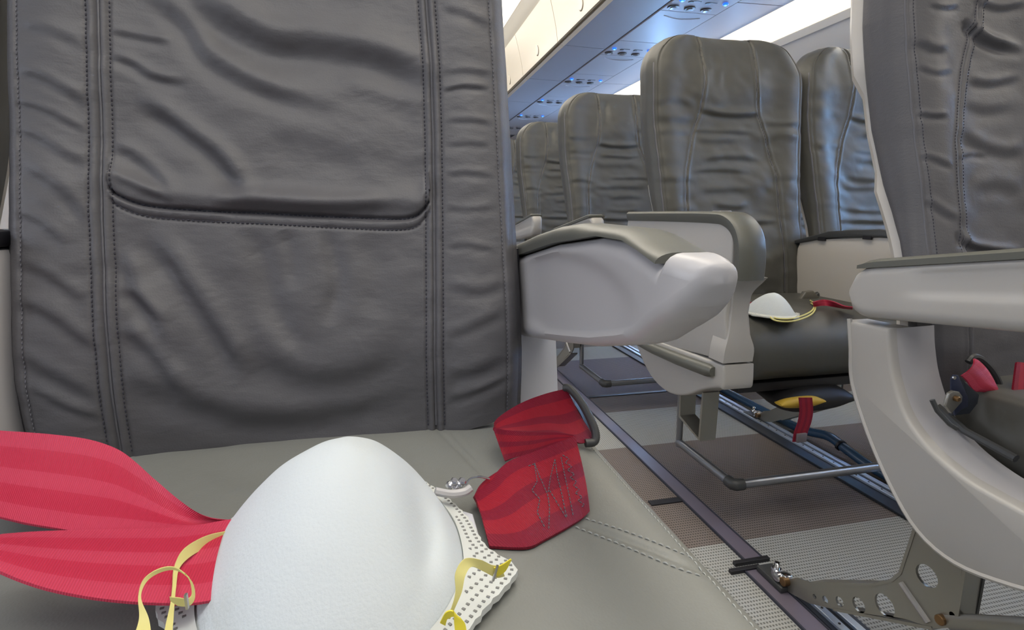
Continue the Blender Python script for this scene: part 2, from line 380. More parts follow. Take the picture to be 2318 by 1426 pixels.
# service channel
tag(MB().box((xl1-.002, Y0c, ZP+.004), (xl2+.002, Y1c, ZP+.02)).build('trim_3', M['seam'], smooth=False), kind='structure')
PCH = .74
def psu(yc, label, first=None):
    t = thing('service_panel', ((xl1+xl2)/2, yc, ZP), label, 'service panel', 'passenger service panels above the seats')
    x0, x1 = xl1+.006, xl2-.006
    MB().box((x0, yc-.17, ZP-.004), (x1, yc+.10, ZP+.006), .002).build('lamp_panel', M['psu'], t, smooth=False)
    MB().box((x0, yc+.104, ZP-.004), (x1, yc+PCH-.174, ZP+.006), .002).build('mask_door', M['psu'], t, smooth=False)
    # bowed grille on the door
    ar = [(x0+.05+(x1-x0-.10)*i/12, yc+.16+.03*math.sin(PI*i/12), ZP-.005) for i in range(13)]
    MB().tube(ar, .0022, 6).build('door_rib', M['psu'], t)
    for i in range(3):
        x = x0+.035+i*.085
        l = MB().cyl((x, yc+.05, ZP-.006), (0, 0, 1), .026, .008, 20, .002).build('reading_light', M['lampdark'], t)
        MB().cyl((x, yc+.05, ZP-.011), (0, 0, 1), .014, .004, 14, .001).build('lens', M['lens'], l)
    for i in range(2):
        MB().cyl((x0+.085+i*.085, yc-.02, ZP-.005), (0, 0, 1), .012, .004, 14, .001).build('call_button', M['lampdark'], t)
        MB().box((x0+.11+i*.08-.02, yc-.035, ZP-.0055), (x0+.11+i*.08+.02, yc-.028, ZP-.003)).build('air_slot', M['lampdark'], t, smooth=False)
    for i in range(2):
        x = x0+.03+i*(x1-x0-.075)
        b = MB().cyl((x, yc-.04, ZP-.008), (0, 0, 1), .013, .009, 14, .003).build('indicator_light', M['blue'], t)
        MB().cyl((x, yc-.04, ZP-.013), (0, 0, 1), .0055, .004, 12, .001).build('glow_point', M['bluecore'], b)
    return t
ybl = PZ(1640, 5, ZP)[1]+.04
for k, nm in enumerate(['nearest service panel with blue lights, at the top edge of the picture', 'service panel with two blue lights left of the highest seat head', 'third service panel from the front, above the gap before the high seat', 'fourth service panel with blue lights, over the second seat head', 'fifth service panel, low beside the foreground backrest', 'sixth and farthest service panel with blue lights beside the foreground backrest', 'last service panel']):
    if k < 6: psu(ybl+PCH*k, 'lilac-grey '+nm)
psu(ybl-PCH, 'lilac-grey service panel over the near right seat')

# ---- floor tracks
def strip(y0, y1, xa, xb, label, nm):
    t = MB().box((xa-.019, y0, 0), (xa+.019, y1, .004), .0012)
    o = tag(t.build(nm, M['strip'], smooth=False), kind='structure')
    for s in (-1, 1): MB().box((xa+s*.0205-.0018, y0, 0), (xa+s*.0205+.0018, y1, .0052)).build('edge_lip', M['seam'], o, smooth=False)
    return o
strip(.845, 7.5, .705, .705, '', 'trim_4')
strip(.30, .822, .684, .684, '', 'trim_5')
clip = MB().box((.655, .838, 0), (.735, .848, .008), .001); clip.box((.632, .818, 0), (.700, .828, .008), .001)
o = tag(clip.build('trim_6', M['dark'], smooth=False), kind='structure')
MB().box((.655, 1.845, .0), (2.2, 1.862, .003)).build('trim_7', M['dark'], smooth=False); tag(bpy.data.objects['trim_7'], kind='structure')
MB().box((.600, 1.085, .0), (.684, 1.105, .003)).build('trim_8', M['dark'], smooth=False); tag(bpy.data.objects['trim_8'], kind='structure')
def rail(nm, x, y0, y1, wl=.060):
    o = tag(MB().box((x-wl, y0, 0), (x+.035, y1, .007), .001).build(nm, M['railbase'], smooth=False), kind='structure')
    for s in (-1, 1):
        MB().box((x+s*.013-.007, y0, .007), (x+s*.013+.007, y1, .014), .001).build('rail_lip', M['rail'], o, smooth=False)
    dots = MB()
    y = y0+.02
    while y < min(y1, 2.2):
        dots.cyl((x-.013, y, .0143), (0, 0, 1), .0022, .001, 8); y += .0254*1.5
    tag(dots.build('rail_hole', M['dark'], o), kind='stuff')
    return o
rail('trim_9', 1.205, .3, 7.5)
rail('trim_10', .735, .25, .735, .028)

# ---------------------------------------------------------------- wrinkled leather helpers
def folds_disp(Q, folds):
    """Q (...,2) points; folds: (polyline, width, depth[, kind]) kind 0 = step (dark band), 1 = valley"""
    D = np.zeros(Q.shape[:-1])
    for f in folds:
        pl, wd, dp = f[0], f[1], f[2]; kind = f[3] if len(f) > 3 else 0
        P = np.array(cr(pl, 5)); best = np.full(D.shape, 1e9); sg = np.zeros(D.shape); tt = np.zeros(D.shape)
        n = len(P)-1
        for i in range(n):
            a, b = P[i], P[i+1]; ab = b-a; L2 = (ab**2).sum()+1e-9
            t = np.clip(((Q-a)@ab)/L2, 0, 1); d = Q-(a+t[..., None]*ab); dist = np.sqrt((d**2).sum(-1))
            nx, ny = -ab[1], ab[0]
            if ny < 0 or (abs(ny) < 1e-6 and nx > 0): nx, ny = -nx, -ny
            s = (d[..., 0]*nx+d[..., 1]*ny)/math.sqrt(L2)
            m = dist < best; best = np.where(m, dist, best); sg = np.where(m, s, sg); tt = np.where(m, (i+t)/n, tt)
        taper = np.clip(np.sin(PI*np.clip(tt, 0.0, 1))*1.6, 0, 1)
        ov = np.exp(-np.clip(best**2-sg**2, 0, None)/(wd*wd))
        if kind == 0: h = -(sg/wd)*np.exp(-(sg/wd)**2)*1.6
        else: h = -np.exp(-(sg/wd)**2)
        D += dp*h*ov*(taper if kind != 2 else 1)
    return D
def vnoise(x, y, seed=0):
    rs = np.random.RandomState(seed); T = rs.rand(64, 64)
    xi = np.floor(x).astype(int); yi = np.floor(y).astype(int); fx = x-xi; fy = y-yi
    fx = fx*fx*(3-2*fx); fy = fy*fy*(3-2*fy); g = lambda a, b: T[a % 64, b % 64]
    return (g(xi, yi)*(1-fx)+g(xi+1, yi)*fx)*(1-fy)+(g(xi, yi+1)*(1-fx)+g(xi+1, yi+1)*fx)*fy-.5

ZT = 1.185
def hwf(z):
    b = np.interp(z, [.40, .47, .60, .70, .80, .90, .97, 1.05, 1.2], [.220, .224, .224, .224, .230, .238, .242, .242, .238])
    r = .115; q = np.clip((z-(ZT-r))/r, 0, 1)
    return b-r*(1-np.sqrt(np.clip(1-q*q, 0, 1)))*1.05
def thf(z):
    b = np.interp(z, [.40, .60, .66, .74, .82, 1.2], [.022, .024, .028, .046, .056, .058])
    q = np.clip((z-(ZT-.03))/.03, 0, 1); return b*(.35+.65*np.sqrt(np.clip(1-q*q, 0, 1)))
def yfront(z, s):   # centreline of the front face relative to Y0, s in -1..1 across
    y = .2*(z-.70)-.012*np.exp(-((z-1.07)/.09)**2)-.008*np.exp(-((z-.58)/.10)**2)
    y = y-.010*np.exp(-((np.abs(s)-.80)/.16)**2)+.006*(1-s*s)
    q = np.clip((z-(ZT-.035))/.035, 0, 1); y = y+.03*(1-np.sqrt(np.clip(1-q*q, 0, 1)))
    return y
def inner_seam(z):
    return np.interp(z, [.40, .60, .70, .80, .90, .97, 1.06, 1.2], [.152, .150, .146, .143, .118, .092, .080, .082])
def back_mesh(cx, Y0, zs, nf, folds_fn, hwf=hwf):
    zs = np.array(zs); s = np.linspace(-1, 1, nf)
    HW = hwf(zs)[:, None]; r = .016
    T = thf(zs)[:, None]
    Z = np.repeat(zs[:, None], nf, 1); S = np.repeat(s[None], len(zs), 0)
    Xf = S*(HW-.004); Yf = Y0+yfront(Z, S)+.016*np.clip((np.abs(S)-.94)/.06, 0, 1)**2*1.0
    X = cx+Xf
    D = folds_fn(X, Yf, Z, Xf, S)
    Yf = Yf-D
    front = np.stack([X, Yf, Z], -1)
    # side + back columns
    cols = []
    yb = Y0+yfront(zs, 1.0)
    ye = Yf[:, -1]; ys = Yf[:, 0]
    def col(sx, fy, edge):
        xx = cx+sx*(hwf(zs)); return np.stack([xx, fy, zs], -1)
    base = lambda f, e: e+(yb+thf(zs)+.012-e)*f
    right = [col(1, base(f, ye), 1) for f in (.12, .35, .65, .9)]
    back = [np.stack([cx+q*(hwf(zs)-.006), yb+thf(zs)+.014, zs], -1) for q in (1, .5, 0, -.5, -1)]
    left = [col(-1, base(f, ys), 1) for f in (.9, .65, .35, .12)]
    ring = np.concatenate([front]+[c[:, None, :] for c in right+back+left], 1)
    n = ring.shape[1]; m = ring.shape[0]
    i = np.arange(m-1)[:, None]; k = np.arange(n)[None]
    F = np.stack([i*n+k, i*n+(k+1) % n, (i+1)*n+(k+1) % n, (i+1)*n+k], -1).reshape(-1, 4).tolist()
    F.append(list(range(n))[::-1]); F.append([(m-1)*n+j for j in range(n)])
    return ring.reshape(-1, 3), F, front
def seam_groove(d, wd, dp): return -dp*np.exp(-(d/wd)**2)

# ---------------------------------------------------------------- foreground seat (aisle seat in front of the camera)
CX0, YB0 = -.099, .585
def line_x(pts):   # px polyline -> function x(z) on the backrest plane
    P = sorted([(PPL(a, b, YB0)[2], PPL(a, b, YB0)[0]) for a, b in pts]); zz = [p[0] for p in P]; xx = [p[1] for p in P]
    return lambda z: np.interp(z, zz, xx)
seamL = line_x([(222, 0), (228, 300), (234, 500), (252, 800), (262, 1015)])
seamR = line_x([(965, 0), (976, 150), (981, 300), (983, 500), (983, 800), (990, 975)])
hs_line = [(246, 425), (262, 448), (330, 474), (450, 485), (600, 492), (760, 500), (880, 505), (930, 502), (955, 488), (974, 462)]
main_folds = [
 ([(400, -20), (480, 25), (600, 90), (720, 105), (850, 130), (930, 165), (975, 205)], 34, .0070),
 ([(300, -30), (380, 20), (430, 70), (470, 130), (560, 185), (640, 215), (760, 240)], 22, .0040),
 ([(245, 125), (300, 145), (350, 175), (430, 190)], 11, .0022), ([(245, 70), (320, 85), (390, 98)], 10, .0016),
 ([(300, 230), (360, 255), (430, 305), (490, 350), (530, 400), (570, 450)], 20, .0050),
 ([(245, 330), (300, 350), (360, 400), (400, 440)], 14, .0022), ([(245, 390), (320, 425), (400, 455)], 12, .0025),
 ([(480, 470), (560, 462), (700, 470), (830, 465), (950, 455)], 20, .0050),
 ([(700, 430), (800, 425), (930, 430)], 22, .0016), ([(600, 300), (720, 330), (850, 380)], 30, .0014),
 ([(760, 200), (860, 215), (960, 260)], 26, .0016),
 ([(330, 530), (390, 600), (450, 690), (510, 780), (550, 860)], 26, .0040),
 ([(270, 560), (300, 640), (340, 720), (390, 800)], 20, .0022),
 ([(545, 515), (590, 580), (610, 660), (650, 750), (720, 840)], 26, .0032, 1),
 ([(640, 520), (660, 580), (660, 660)], 18, .0020, 1),
 ([(735, 510), (755, 580), (765, 650), (740, 740)], 18, .0026, 1),
 ([(820, 530), (850, 620), (840, 720)], 30, .0016, 1),
 ([(560, 760), (680, 850), (800, 850), (920, 780)], 40, .0040),
 ([(270, 860), (400, 900), (560, 950), (760, 940), (960, 880)], 36, .0040),
 ([(275, 740), (340, 800), (420, 900)], 22, .0026), ([(270, 650), (330, 690), (380, 740)], 16, .0018),
 ([(30, 160), (90, 175), (150, 205), (205, 240)], 14, .0026), ([(30, 230), (100, 250), (200, 300)], 10, .0018),
 ([(25, 290), (90, 315), (150, 350), (205, 370)], 14, .0024), ([(40, 370), (110, 410), (160, 450), (205, 520)], 18, .0030),
 ([(30, 480), (100, 510), (150, 560)], 14, .0018), ([(30, 590), (100, 620), (200, 690)], 16, .0024), ([(30, 680), (120, 720), (220, 800)], 18, .0030),
 ([(30, 800), (110, 850), (220, 910)], 20, .0028), ([(40, 60), (110, 70), (190, 100)], 14, .0020), ([(60, 880), (140, 930), (230, 960)], 14, .0018),
 ([(1000, 20), (1050, 30), (1110, 60)], 12, .0018), ([(1000, 205), (1050, 196), (1110, 200)], 7, .0020), ([(1000, 165), (1060, 160), (1120, 170)], 9, .0012),
 ([(1005, 275), (1060, 272), (1120, 280)], 8, .0012), ([(1005, 330), (1060, 325), (1110, 330)], 8, .0010), ([(1005, 395), (1060, 392), (1120, 400)], 9, .0014),
 ([(1005, 470), (1060, 475), (1130, 468)], 9, .0012), ([(1005, 560), (1060, 556), (1130, 570)], 9, .0012), ([(1005, 640), (1080, 660), (1150, 640)], 14, .0018),
 ([(1010, 760), (1070, 740), (1150, 700)], 14, .0020), ([(1010, 860), (1080, 850), (1160, 800)], 22, .0026), ([(1010, 930), (1080, 920), (1160, 880)], 14, .0020)]
main_folds = [((f[0], f[1]*1.30, f[2]*((1.3 if f[0][0][1] < 500 else 1.9 if len(f) > 3 else 1.6) if 230 < f[0][1][0] < 995 else .95))+tuple(f[3:])) for f in main_folds]
hwm = lambda z: np.where(np.asarray(z) < 1.0, .2415, hwf(z)) + np.interp(z, [.45, .55, .7, .85, .95, 1.0], [-.002, 0, 0, -.001, -.004, 0])
def main_disp(X, Y, Z, Xf, S):
    Q = proj(np.stack([X, Y, Z], -1))
    D = folds_disp(Q, main_folds)
    D += .0035*vnoise(X*14+3, Z*18, 1)+.0012*vnoise(X*40+Z*25, Z*60-X*20, 2)+.00030*vnoise(X*120+Z*90, Z*200-X*60, 3)
    sl, sr = seamL(Z), seamR(Z)
    # fine puckers that die away from each seam
    for sx, sd in ((sl, 4), (sr, 5)):
        d = np.abs(X-sx); D += .0009*vnoise(np.sign(X-sx)*3+X*22, Z*95, sd)*np.exp(-(d/.035)**2)*np.clip((d-.007)/.006, 0, 1)
    for sx in (sl, sr):
        d = X-sx
        D += .0014*np.exp(-((np.abs(d)-.0045)/.0032)**2)+seam_groove(d, .0016, .0034)-.0016*np.exp(-((np.abs(d)-.0088)/.0016)**2)
    # horizontal seam: raised lip between two stitch rows, soft overhang above it
    P = np.array(cr(hs_line, 5)); yl = np.interp(Q[..., 0], P[:, 0], P[:, 1]); dy = Q[..., 1]-yl
    inside = ((X > sl+.007) & (X < sr-.005)).astype(float)
    D += inside*(-.0050*np.exp(-((dy+9)/5)**2)+.0020*np.exp(-((dy-2)/7)**2)-.0016*np.exp(-((dy-16)/3.5)**2)
                 +.0065*np.exp(-((dy+42)/30)**2)*(dy < 0))
    # edge seams
    D += -.0016*np.exp(-((np.abs(S)-.930)/.006)**2)
    D -= .7*np.clip(.60-Z, 0, 1)**2
    return D
zs0 = list(np.arange(.455, .965, .00115))+list(np.linspace(.97, ZT, 30))
V, F, FR = back_mesh(CX0, YB0, zs0, 430, main_disp, hwm)
# the bottom hem is gently curved and lifts towards both sides
def hem(P):
    P = np.array(P); sx = (P[..., 0]-CX0)/.24; lift = .030*np.clip(sx, 0, 1)**2.2+.022*np.clip(-sx, 0, 1)**6
    q = np.clip((.56-P[..., 2])/.09, 0, 1); P[..., 2] += lift*q*q*(3-2*q); return P
V = hem(V); FR = hem(FR)
seat0 = thing('airline_seat', (CX0, YB0, 0), 'large grey leather aisle seat filling the left foreground, with mask on its cushion', 'seat')
back0 = obj('backrest', V, F, M['leather'], seat0, angle=80)
def sample_front(FR, x, z):   # surface point of the front grid at x,z
    zc = FR[:, 0, 2]; i = int(np.clip(np.searchsorted(zc, z), 1, len(zc)-1)); row = FR[i]
    return np.array([x, np.interp(x, row[:, 0], row[:, 1]), z])
def stitches(name, pts, step, ln, rad, m, parent, lift=.0006):
    P = np.array(pts, float); L = np.concatenate([[0], np.cumsum(np.linalg.norm(np.diff(P, axis=0), axis=1))])
    mb = MB(); s = 0
    while s+ln < L[-1]:
        a = np.array([np.interp(s, L, P[:, i]) for i in range(3)]); b = np.array([np.interp(s+ln, L, P[:, i]) for i in range(3)])
        c = (a+b)/2; mb.tube([a, a*.7+b*.3+lift_v*lift, a*.3+b*.7+lift_v*lift, b], [rad*.5, rad, rad, rad*.5], 5); s += step
    return tag(mb.build(name, m, parent), kind='stuff')
lift_v = np.array([0, -1, 0])
zz = np.arange(.475, .95, .002)
for sx in (seamL, seamR):
    for off in (-.0088, .0088):
        pts = [sample_front(FR, float(sx(z))+off, z)+np.array([0, -.0002, 0]) for z in zz]
        stitches('stitching', pts, .0044, .0030, .00055, M['stitch_dark'], back0)
    pts = [sample_front(FR, float(sx(z)), z)+np.array([0, -.0010, 0]) for z in zz]
    MB().tube(pts, .0013, 6).build('seam_piping', M['piping'], back0)
for off in (-8, 15):
    pts = []
    for q in cr(hs_line[1:-1], 10):
        p = PPL(q[0], q[1]+off, YB0); pts.append(sample_front(FR, p[0], p[2])+np.array([0, -.0003, 0]))
    stitches('stitching', pts, .0044, .0030, .00055, M['stitch_dark'], back0)
for s in (-.930, .930):
    pts = [sample_front(FR, CX0+s*(float(hwm(z))-.004), z)+np.array([0, -.0003, 0]) for z in zz]
    stitches('stitching', pts, .0044, .0026, .0005, M['stitch'], back0)
# rear shell
def shell(cx, Y0, parent, m, wide=False):
    rings = []
    for z in np.linspace(.50, 1.165 if wide else 1.13, 24):
        hw = float(hwf(z))+((-.006 if z > .885 else -.022 if z > .76 else -.012) if wide else -.026 if z > .80 else -.014); y0 = Y0+float(yfront(z, 1.0))+float(thf(z))+.012; d = .045
        rings.append([(cx-hw, y0, z), (cx+hw, y0, z), (cx+hw+.004, y0+.018, z), (cx+hw-.02, y0+d, z), (cx-hw+.02, y0+d, z), (cx-hw-.004, y0+.018, z)])
    return MB().loft(rings).build('back_shell', m, parent)
shell(CX0, YB0, seat0, M['plastic'])

# cushion of the foreground seat
def cushion_z(X, Y):      # top surface
    z = .470+np.clip((.47-Y)/.35, 0, 1)*.004
    return z
def edge_drop(d, r): q = np.clip(1-d/r, 0, 1); return -r*(1-np.sqrt(np.clip(1-q*q, 0, 1)))
nx, ny = 300, 300
xl, xr = -.345, .207
gy = np.linspace(.10, .66, ny); gx = np.linspace(xl, xr, nx)
GX, GY = np.meshgrid(gx, gy)
GZ = cushion_z(GX, GY)+edge_drop(np.minimum(GX-xl, xr-GX), .028)*.75+edge_drop(GY-.10, .05)
cq = proj(np.stack([GX, GY, GZ], -1))
cfolds = [([(985, 968), (1030, 1010), (1080, 1060), (1115, 1090)], 5, .0016, 1), ([(1020, 975), (1060, 1020), (1100, 1060)], 5, .0010, 1),
          ([(1290, 1178), (1400, 1215), (1520, 1262), (1640, 1312)], 6, .0022, 1),
          ([(430, 1040), (560, 1080), (640, 1060)], 30, .002, 1), ([(850, 1010), (960, 1040), (1060, 1130)], 26, .0018, 1)]
GZ += folds_disp(cq, cfolds)+.0015*vnoise(GX*15, GY*15, 8)+.0006*vnoise(GX*60, GY*60, 9)
top = np.stack([GX, GY, GZ], -1).reshape(-1, 3); nV = len(top)
V = list(map(tuple, top)); F = []
idx = np.arange(nV).reshape(ny, nx)
F += np.stack([idx[:-1, :-1], idx[:-1, 1:], idx[1:, 1:], idx[1:, :-1]], -1).reshape(-1, 4).tolist()
per = list(idx[0, :])+list(idx[1:, -1])+list(idx[-1, -2::-1])+list(idx[-2:0:-1, 0])
low = []
for i in per: low.append(len(V)); V.append((V[i][0], V[i][1], .375))
for i in range(len(per)): j = (i+1) % len(per); F.append([per[i], per[j], low[j], low[i]])
F.append(low[::-1])
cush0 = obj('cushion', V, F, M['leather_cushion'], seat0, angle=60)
def on_cushion(px, py, lift=0):
    z = .471
    for _ in range(4):
        p = PZ(px, py, z); i = int(np.clip(np.searchsorted(gy, p[1]), 0, ny-1)); j = int(np.clip(np.searchsorted(gx, p[0]), 0, nx-1)); z = GZ[i, j]
    return np.array([p[0], p[1], z+lift])
lift_v = np.array([0, 0, 1])
for pl in ([(1302, 1194), (1400, 1232), (1520, 1282), (1600, 1310)], [(1310, 1170), (1420, 1205), (1530, 1248), (1640, 1300)]):
    stitches('stitching', [on_cushion(*q, lift=.0003) for q in cr(pl, 12)], .0052, .0036, .0006, M['stitch_light'], cush0)
pts = [(xr-.014, y, float(np.interp(y, gy, GZ[:, int(nx*(1-.014/(xr-xl)))]))+.0004) for y in np.arange(.16, .50, .003)]
stitches('stitching', pts, .0052, .0036, .0006, M['stitch_light'], cush0)
# seat pan below the cushion
MB().box((-.32, .14, .30), (.19, .62, .374), .01).build('seat_pan', M['dark_rubber'], seat0)

# ---- armrest of the foreground seat
def body_loft(ys, zt, zb, xi, xo, r, nside=14, disp=None):
    rings = []
    for k, y in enumerate(ys):
        a, b, t, l = xi[k], xo[k], zt[k], zb[k]; rr = min(r, (b-a)*.48, (t-l)*.48)
        ring = []
        def arc(cx, cz, a0, a1, n=5): return [(cx+rr*math.cos(a0+(a1-a0)*i/n), y, cz+rr*math.sin(a0+(a1-a0)*i/n)) for i in range(n+1)]
        ring += arc(b-rr, l+rr, -PI/2, 0); ring += arc(b-rr, t-rr, 0, PI/2)
        ring += arc(a+rr, t-rr, PI/2, PI)
        zt_, zb_ = t-rr, l+rr
        for i in range(1, nside): ring.append((a, y, zt_+(zb_-zt_)*i/nside))
        ring += arc(a+rr, l+rr, PI, 1.5*PI)
        if disp: ring = [(p[0]+(disp(p[1], p[2]) if abs(p[0]-a) < 1e-6 else 0), p[1], p[2]) for p in ring]
        rings.append(ring)
    return rings
XI, XO = .146, .185
arm = [PX(*p, XI) for p in [(1170, 580), (1250, 552), (1350, 536), (1410, 546), (1450, 572), (1487, 600)]]
body_top = sorted([(p[1], p[2]) for p in arm])
bot = sorted([(p[1], p[2]) for p in [PX(*q, XI) for q in [(1168, 757), (1270, 772), (1330, 779), (1400, 783), (1470, 776)]]])
ysn = np.concatenate([np.linspace(.640, .30, 60), np.linspace(.297, .244, 46)])
nosey = .244
zt, zb, xi, xo = [], [], [], []
yk = body_top[0][0]     # notch
for y in ysn:
    tb = np.interp(y, [p[0] for p in body_top], [p[1] for p in body_top])
    if y < yk+.001:
        q = np.clip((yk-y)/.006, 0, 1); q = q*q*(3-2*q); tb = body_top[0][1]*(1-q)+(.6790-(yk-y)*.06)*q
    lb = np.interp(y, [nosey, .251, .262, .276, .300, .326]+[p[0] for p in bot if p[0] > .33], [.664, .651, .642, .634, .622, .614]+[p[1] for p in bot if p[0] > .33])
    q = np.clip((.283-y)/(.283-nosey), 0, 1); e = 1-math.sqrt(max(0, 1-q*q))
    mid = XI+.024; q3 = q**3; e = 1-max(0, 1-q3)**(1/2.6)
    xi.append(XI+(mid-XI-.002)*e); xo.append(XO-(XO-mid-.002)*e)
    zt.append(tb-.006*e); zb.append(min(lb-.0025*np.clip((y-.28)/.03, 0, 1), tb-.008))
def recess(y, z):   # shallow pressed panel on the inner face
    c = (y-.43)/.135; tz = (z-.632)/.036
    d = max(abs(c)**2.6+max(tz, 0)**2.6, 0)**(1/2.6) if tz > 0 else abs(c)
    return .0045*(1/(1+math.exp((d-.90)*15)))*(1/(1+math.exp((.585-z)*400)))
ab = MB().loft(body_loft(ysn, zt, zb, xi, xo, .011, 26, recess)).build('armrest', M['plastic_cool'], seat0, angle=60)
# pad draped over the top
pt = sorted([(p[1], p[2]) for p in [PX(*q, XI+.02) for q in [(1172, 562), (1250, 528), (1300, 512), (1345, 505)]]])
ysp = np.linspace(.640, yk+.0005, 50); rings = []
for y in ysp:
    lo = np.interp(y, [p[0] for p in body_top], [p[1] for p in body_top])+.0006
    hi = np.interp(y, [p[0] for p in pt], [p[1] for p in pt])
    if y < pt[0][0]: q_ = np.clip((.335-y)/(.335-yk), 0, 1); hi = .6915-(pt[0][0]-y)*.02-.0105*q_*q_*(3-2*q_)
    hi = max(hi, lo+.002); a = XI-.0012; b = XO+.0012; rr = min(.011, hi-lo)
    ring = [(b, y, lo)]+[(b-.014+.014*math.cos(t), y, hi-rr+rr*math.sin(t)) for t in np.linspace(0, PI/2, 7)]+[(a+.014-.014*math.sin(t), y, hi-rr+rr*math.cos(t)) for t in np.linspace(0, PI/2, 7)]+[(a, y, lo)]
    rings.append(ring)
MB().loft(rings).build('armrest_pad', M['pad'], ab, angle=50)
# white support pillar under the armrest
pil = [(PY(1170, 760, .585)[0], .60), (PY(1268, 760, .585)[0], .60)]
MB().loft([[(.146, .60, .36), (.202, .60, .36), (.202, .655, .36), (.146, .655, .36)], [(.146, .60, .50), (.196, .60, .50), (.196, .655, .50), (.146, .655, .50)],
           [(.146, .595, .58), (.190, .595, .58), (.190, .655, .58), (.146, .655, .58)]]).build('support_pillar', M['plastic_white'], seat0, angle=30)
MB().box((.1395, .592, .40), (.1455, .64, .66)).build('hinge_strip', M['dark'], seat0, smooth=False)
# armrest on the left
la = MB().box((-.372, .53, .40), (-.338, .66, .668), .006).build('armrest', M['plastic_cool'], seat0); la['label'] = 'left armrest panel seen as a sliver'
MB().box((-.375, .53, .669), (-.337, .66, .684), .004).build('armrest_pad', M['dark'], la)

# ---------------------------------------------------------------- standard seat (all other seats)
def std_folds(seed, strong=1.0):
    rs = random.Random(seed)
    L = []
    def H(x0, x1, z, sag, wd, dp, k=0):
        n = 3; L.append(([(x0+(x1-x0)*i/n, -(z-sag*math.sin(PI*i/n)+rs.uniform(-.0015, .0015))) for i in range(n+1)], wd*1.1, dp*strong*.8, k))
    # pillow crease and lower crease
    H(-.100, .105, .975, .012, .010, .0085); H(-.15, .15, .675, .006, .010, .0065)
    for z in [.925, .89, .845, .80, .76, .72]:
        a = rs.uniform(-.15, -.05); b = rs.uniform(.02, .15); H(a, b, z+rs.uniform(-.012, .012), rs.uniform(-.012, .012), rs.uniform(.008, .015), rs.uniform(.003, .006))
    for z in [.64, .60, .56, .52]: H(-.14, .14, z+rs.uniform(-.01, .01), .01, .016, .003)
    for sd in (-1, 1):
        for z in [.985, .955, .90, .80, .70, .60]:
            zz_ = z+rs.uniform(-.02, .02); H(.11 if sd > 0 else -.235, .235 if sd > 0 else -.11, zz_, rs.uniform(-.012, .004), rs.uniform(.009, .016), rs.uniform(.001, .0035))
    for k in range(5):
        x = rs.uniform(-.08, .08); L.append(([(x, -1.15), (x+rs.uniform(-.03, .03), -1.09), (x+rs.uniform(-.06, .06), -1.01)], .014, .0025, 1))
    return L
def std_disp(seed, sc=1.0):
    fl = std_folds(seed, sc)
    def f(X, Y, Z, Xf, S):
        D = folds_disp(np.stack([Xf, -Z], -1), fl)
        D += .007*vnoise(Xf*12+seed, Z*14, seed+1)+.003*vnoise(Xf*30+Z*10, Z*45, seed+2)
        D += .010*np.exp(-((Z-1.05)/.07)**2)*np.exp(-(S/.5)**4)
        si = inner_seam(Z)
        d = np.abs(np.abs(Xf)-si); D += .0020*np.exp(-((d-.005)/.004)**2)-.0045*np.exp(-(d/.0028)**2)
        D += -.003*np.exp(-((np.abs(S)-.93)/.010)**2)
        return D
    return f
def make_back(root, cx, Y0, seed, step=.0035, nf=150, m='leather_far', sc=1.0, fn=None, zlow=.455, stitch=False):
    zs = np.concatenate([np.arange(zlow, ZT-.06, step), np.linspace(ZT-.06, ZT-.0002, 26)])
    V, F, FR = back_mesh(cx, Y0, zs, nf, fn or std_disp(seed, sc))
    b = obj('backrest', V, F, M[m], root, angle=80)
    return b, FR
def side_piping(b, FR, cx, m, z0=.48, z1=1.10, rad=.0022, ds=0):
    zz2 = np.arange(z0, z1, .008)
    for s in (-1, 1):
        MB().tube([sample_front(FR, cx+s*(float(hwf(z))-.010), z)+np.array([0, .0004, 0]) for z in zz2], rad, 5).build('edge_piping', m, b)
        MB().tube([sample_front(FR, cx+s*(float(inner_seam(z))+ds), z)+np.array([0, -.0006, 0]) for z in zz2], rad*.75, 5).build('seam_piping', m, b)
def std_cushion(cx, Y0, parent, yf, z0=.45, zt=.472, mname='leather_far', hw=.228, rfront=.075):
    # rounded front roll, slightly crowned, side panels with piping
    rings = []
    prof = []
    yb = Y0+.02
    prof = [(yb, zt)]+[(y, zt+.006*math.sin(PI*(y-yf)/(yb-yf))) for y in np.linspace(yb-.02, yf+rfront, 14)]
    prof += [(yf+rfront-rfront*math.sin(t), zt-rfront+rfront*math.cos(t)) for t in np.linspace(.15, PI/2+.5, 14)]
    prof += [(yf+.045, .335), (yf+.10, .325), (yb, .33)]
    for s in np.linspace(-1, 1, 40):
        e = np.clip((abs(s)-.90)/.10, 0, 1); sh = 1-.10*(1-math.sqrt(max(0, 1-e*e)))
        cy = (yf+yb)/2; cz = .40
        rings.append([(cx+s*hw, cy+(p[0]-cy)*sh, cz+(p[1]-cz)*sh+.0015*float(vnoise(np.array(s*6+p[0]*9), np.array(p[1]*40), 4))) for p in prof])
    c = MB().loft(rings).build('cushion', M[mname], parent, angle=60)
    for s in (-.955, .955):
        sh = .985
        MB().tube([(cx+s*hw, (yf+yb)/2+(p[0]-(yf+yb)/2)*sh, .40+(p[1]-.40)*sh+.0015) for p in prof[8:30]], .0028, 6).build('cushion_piping', M['piping'], c)
    return c

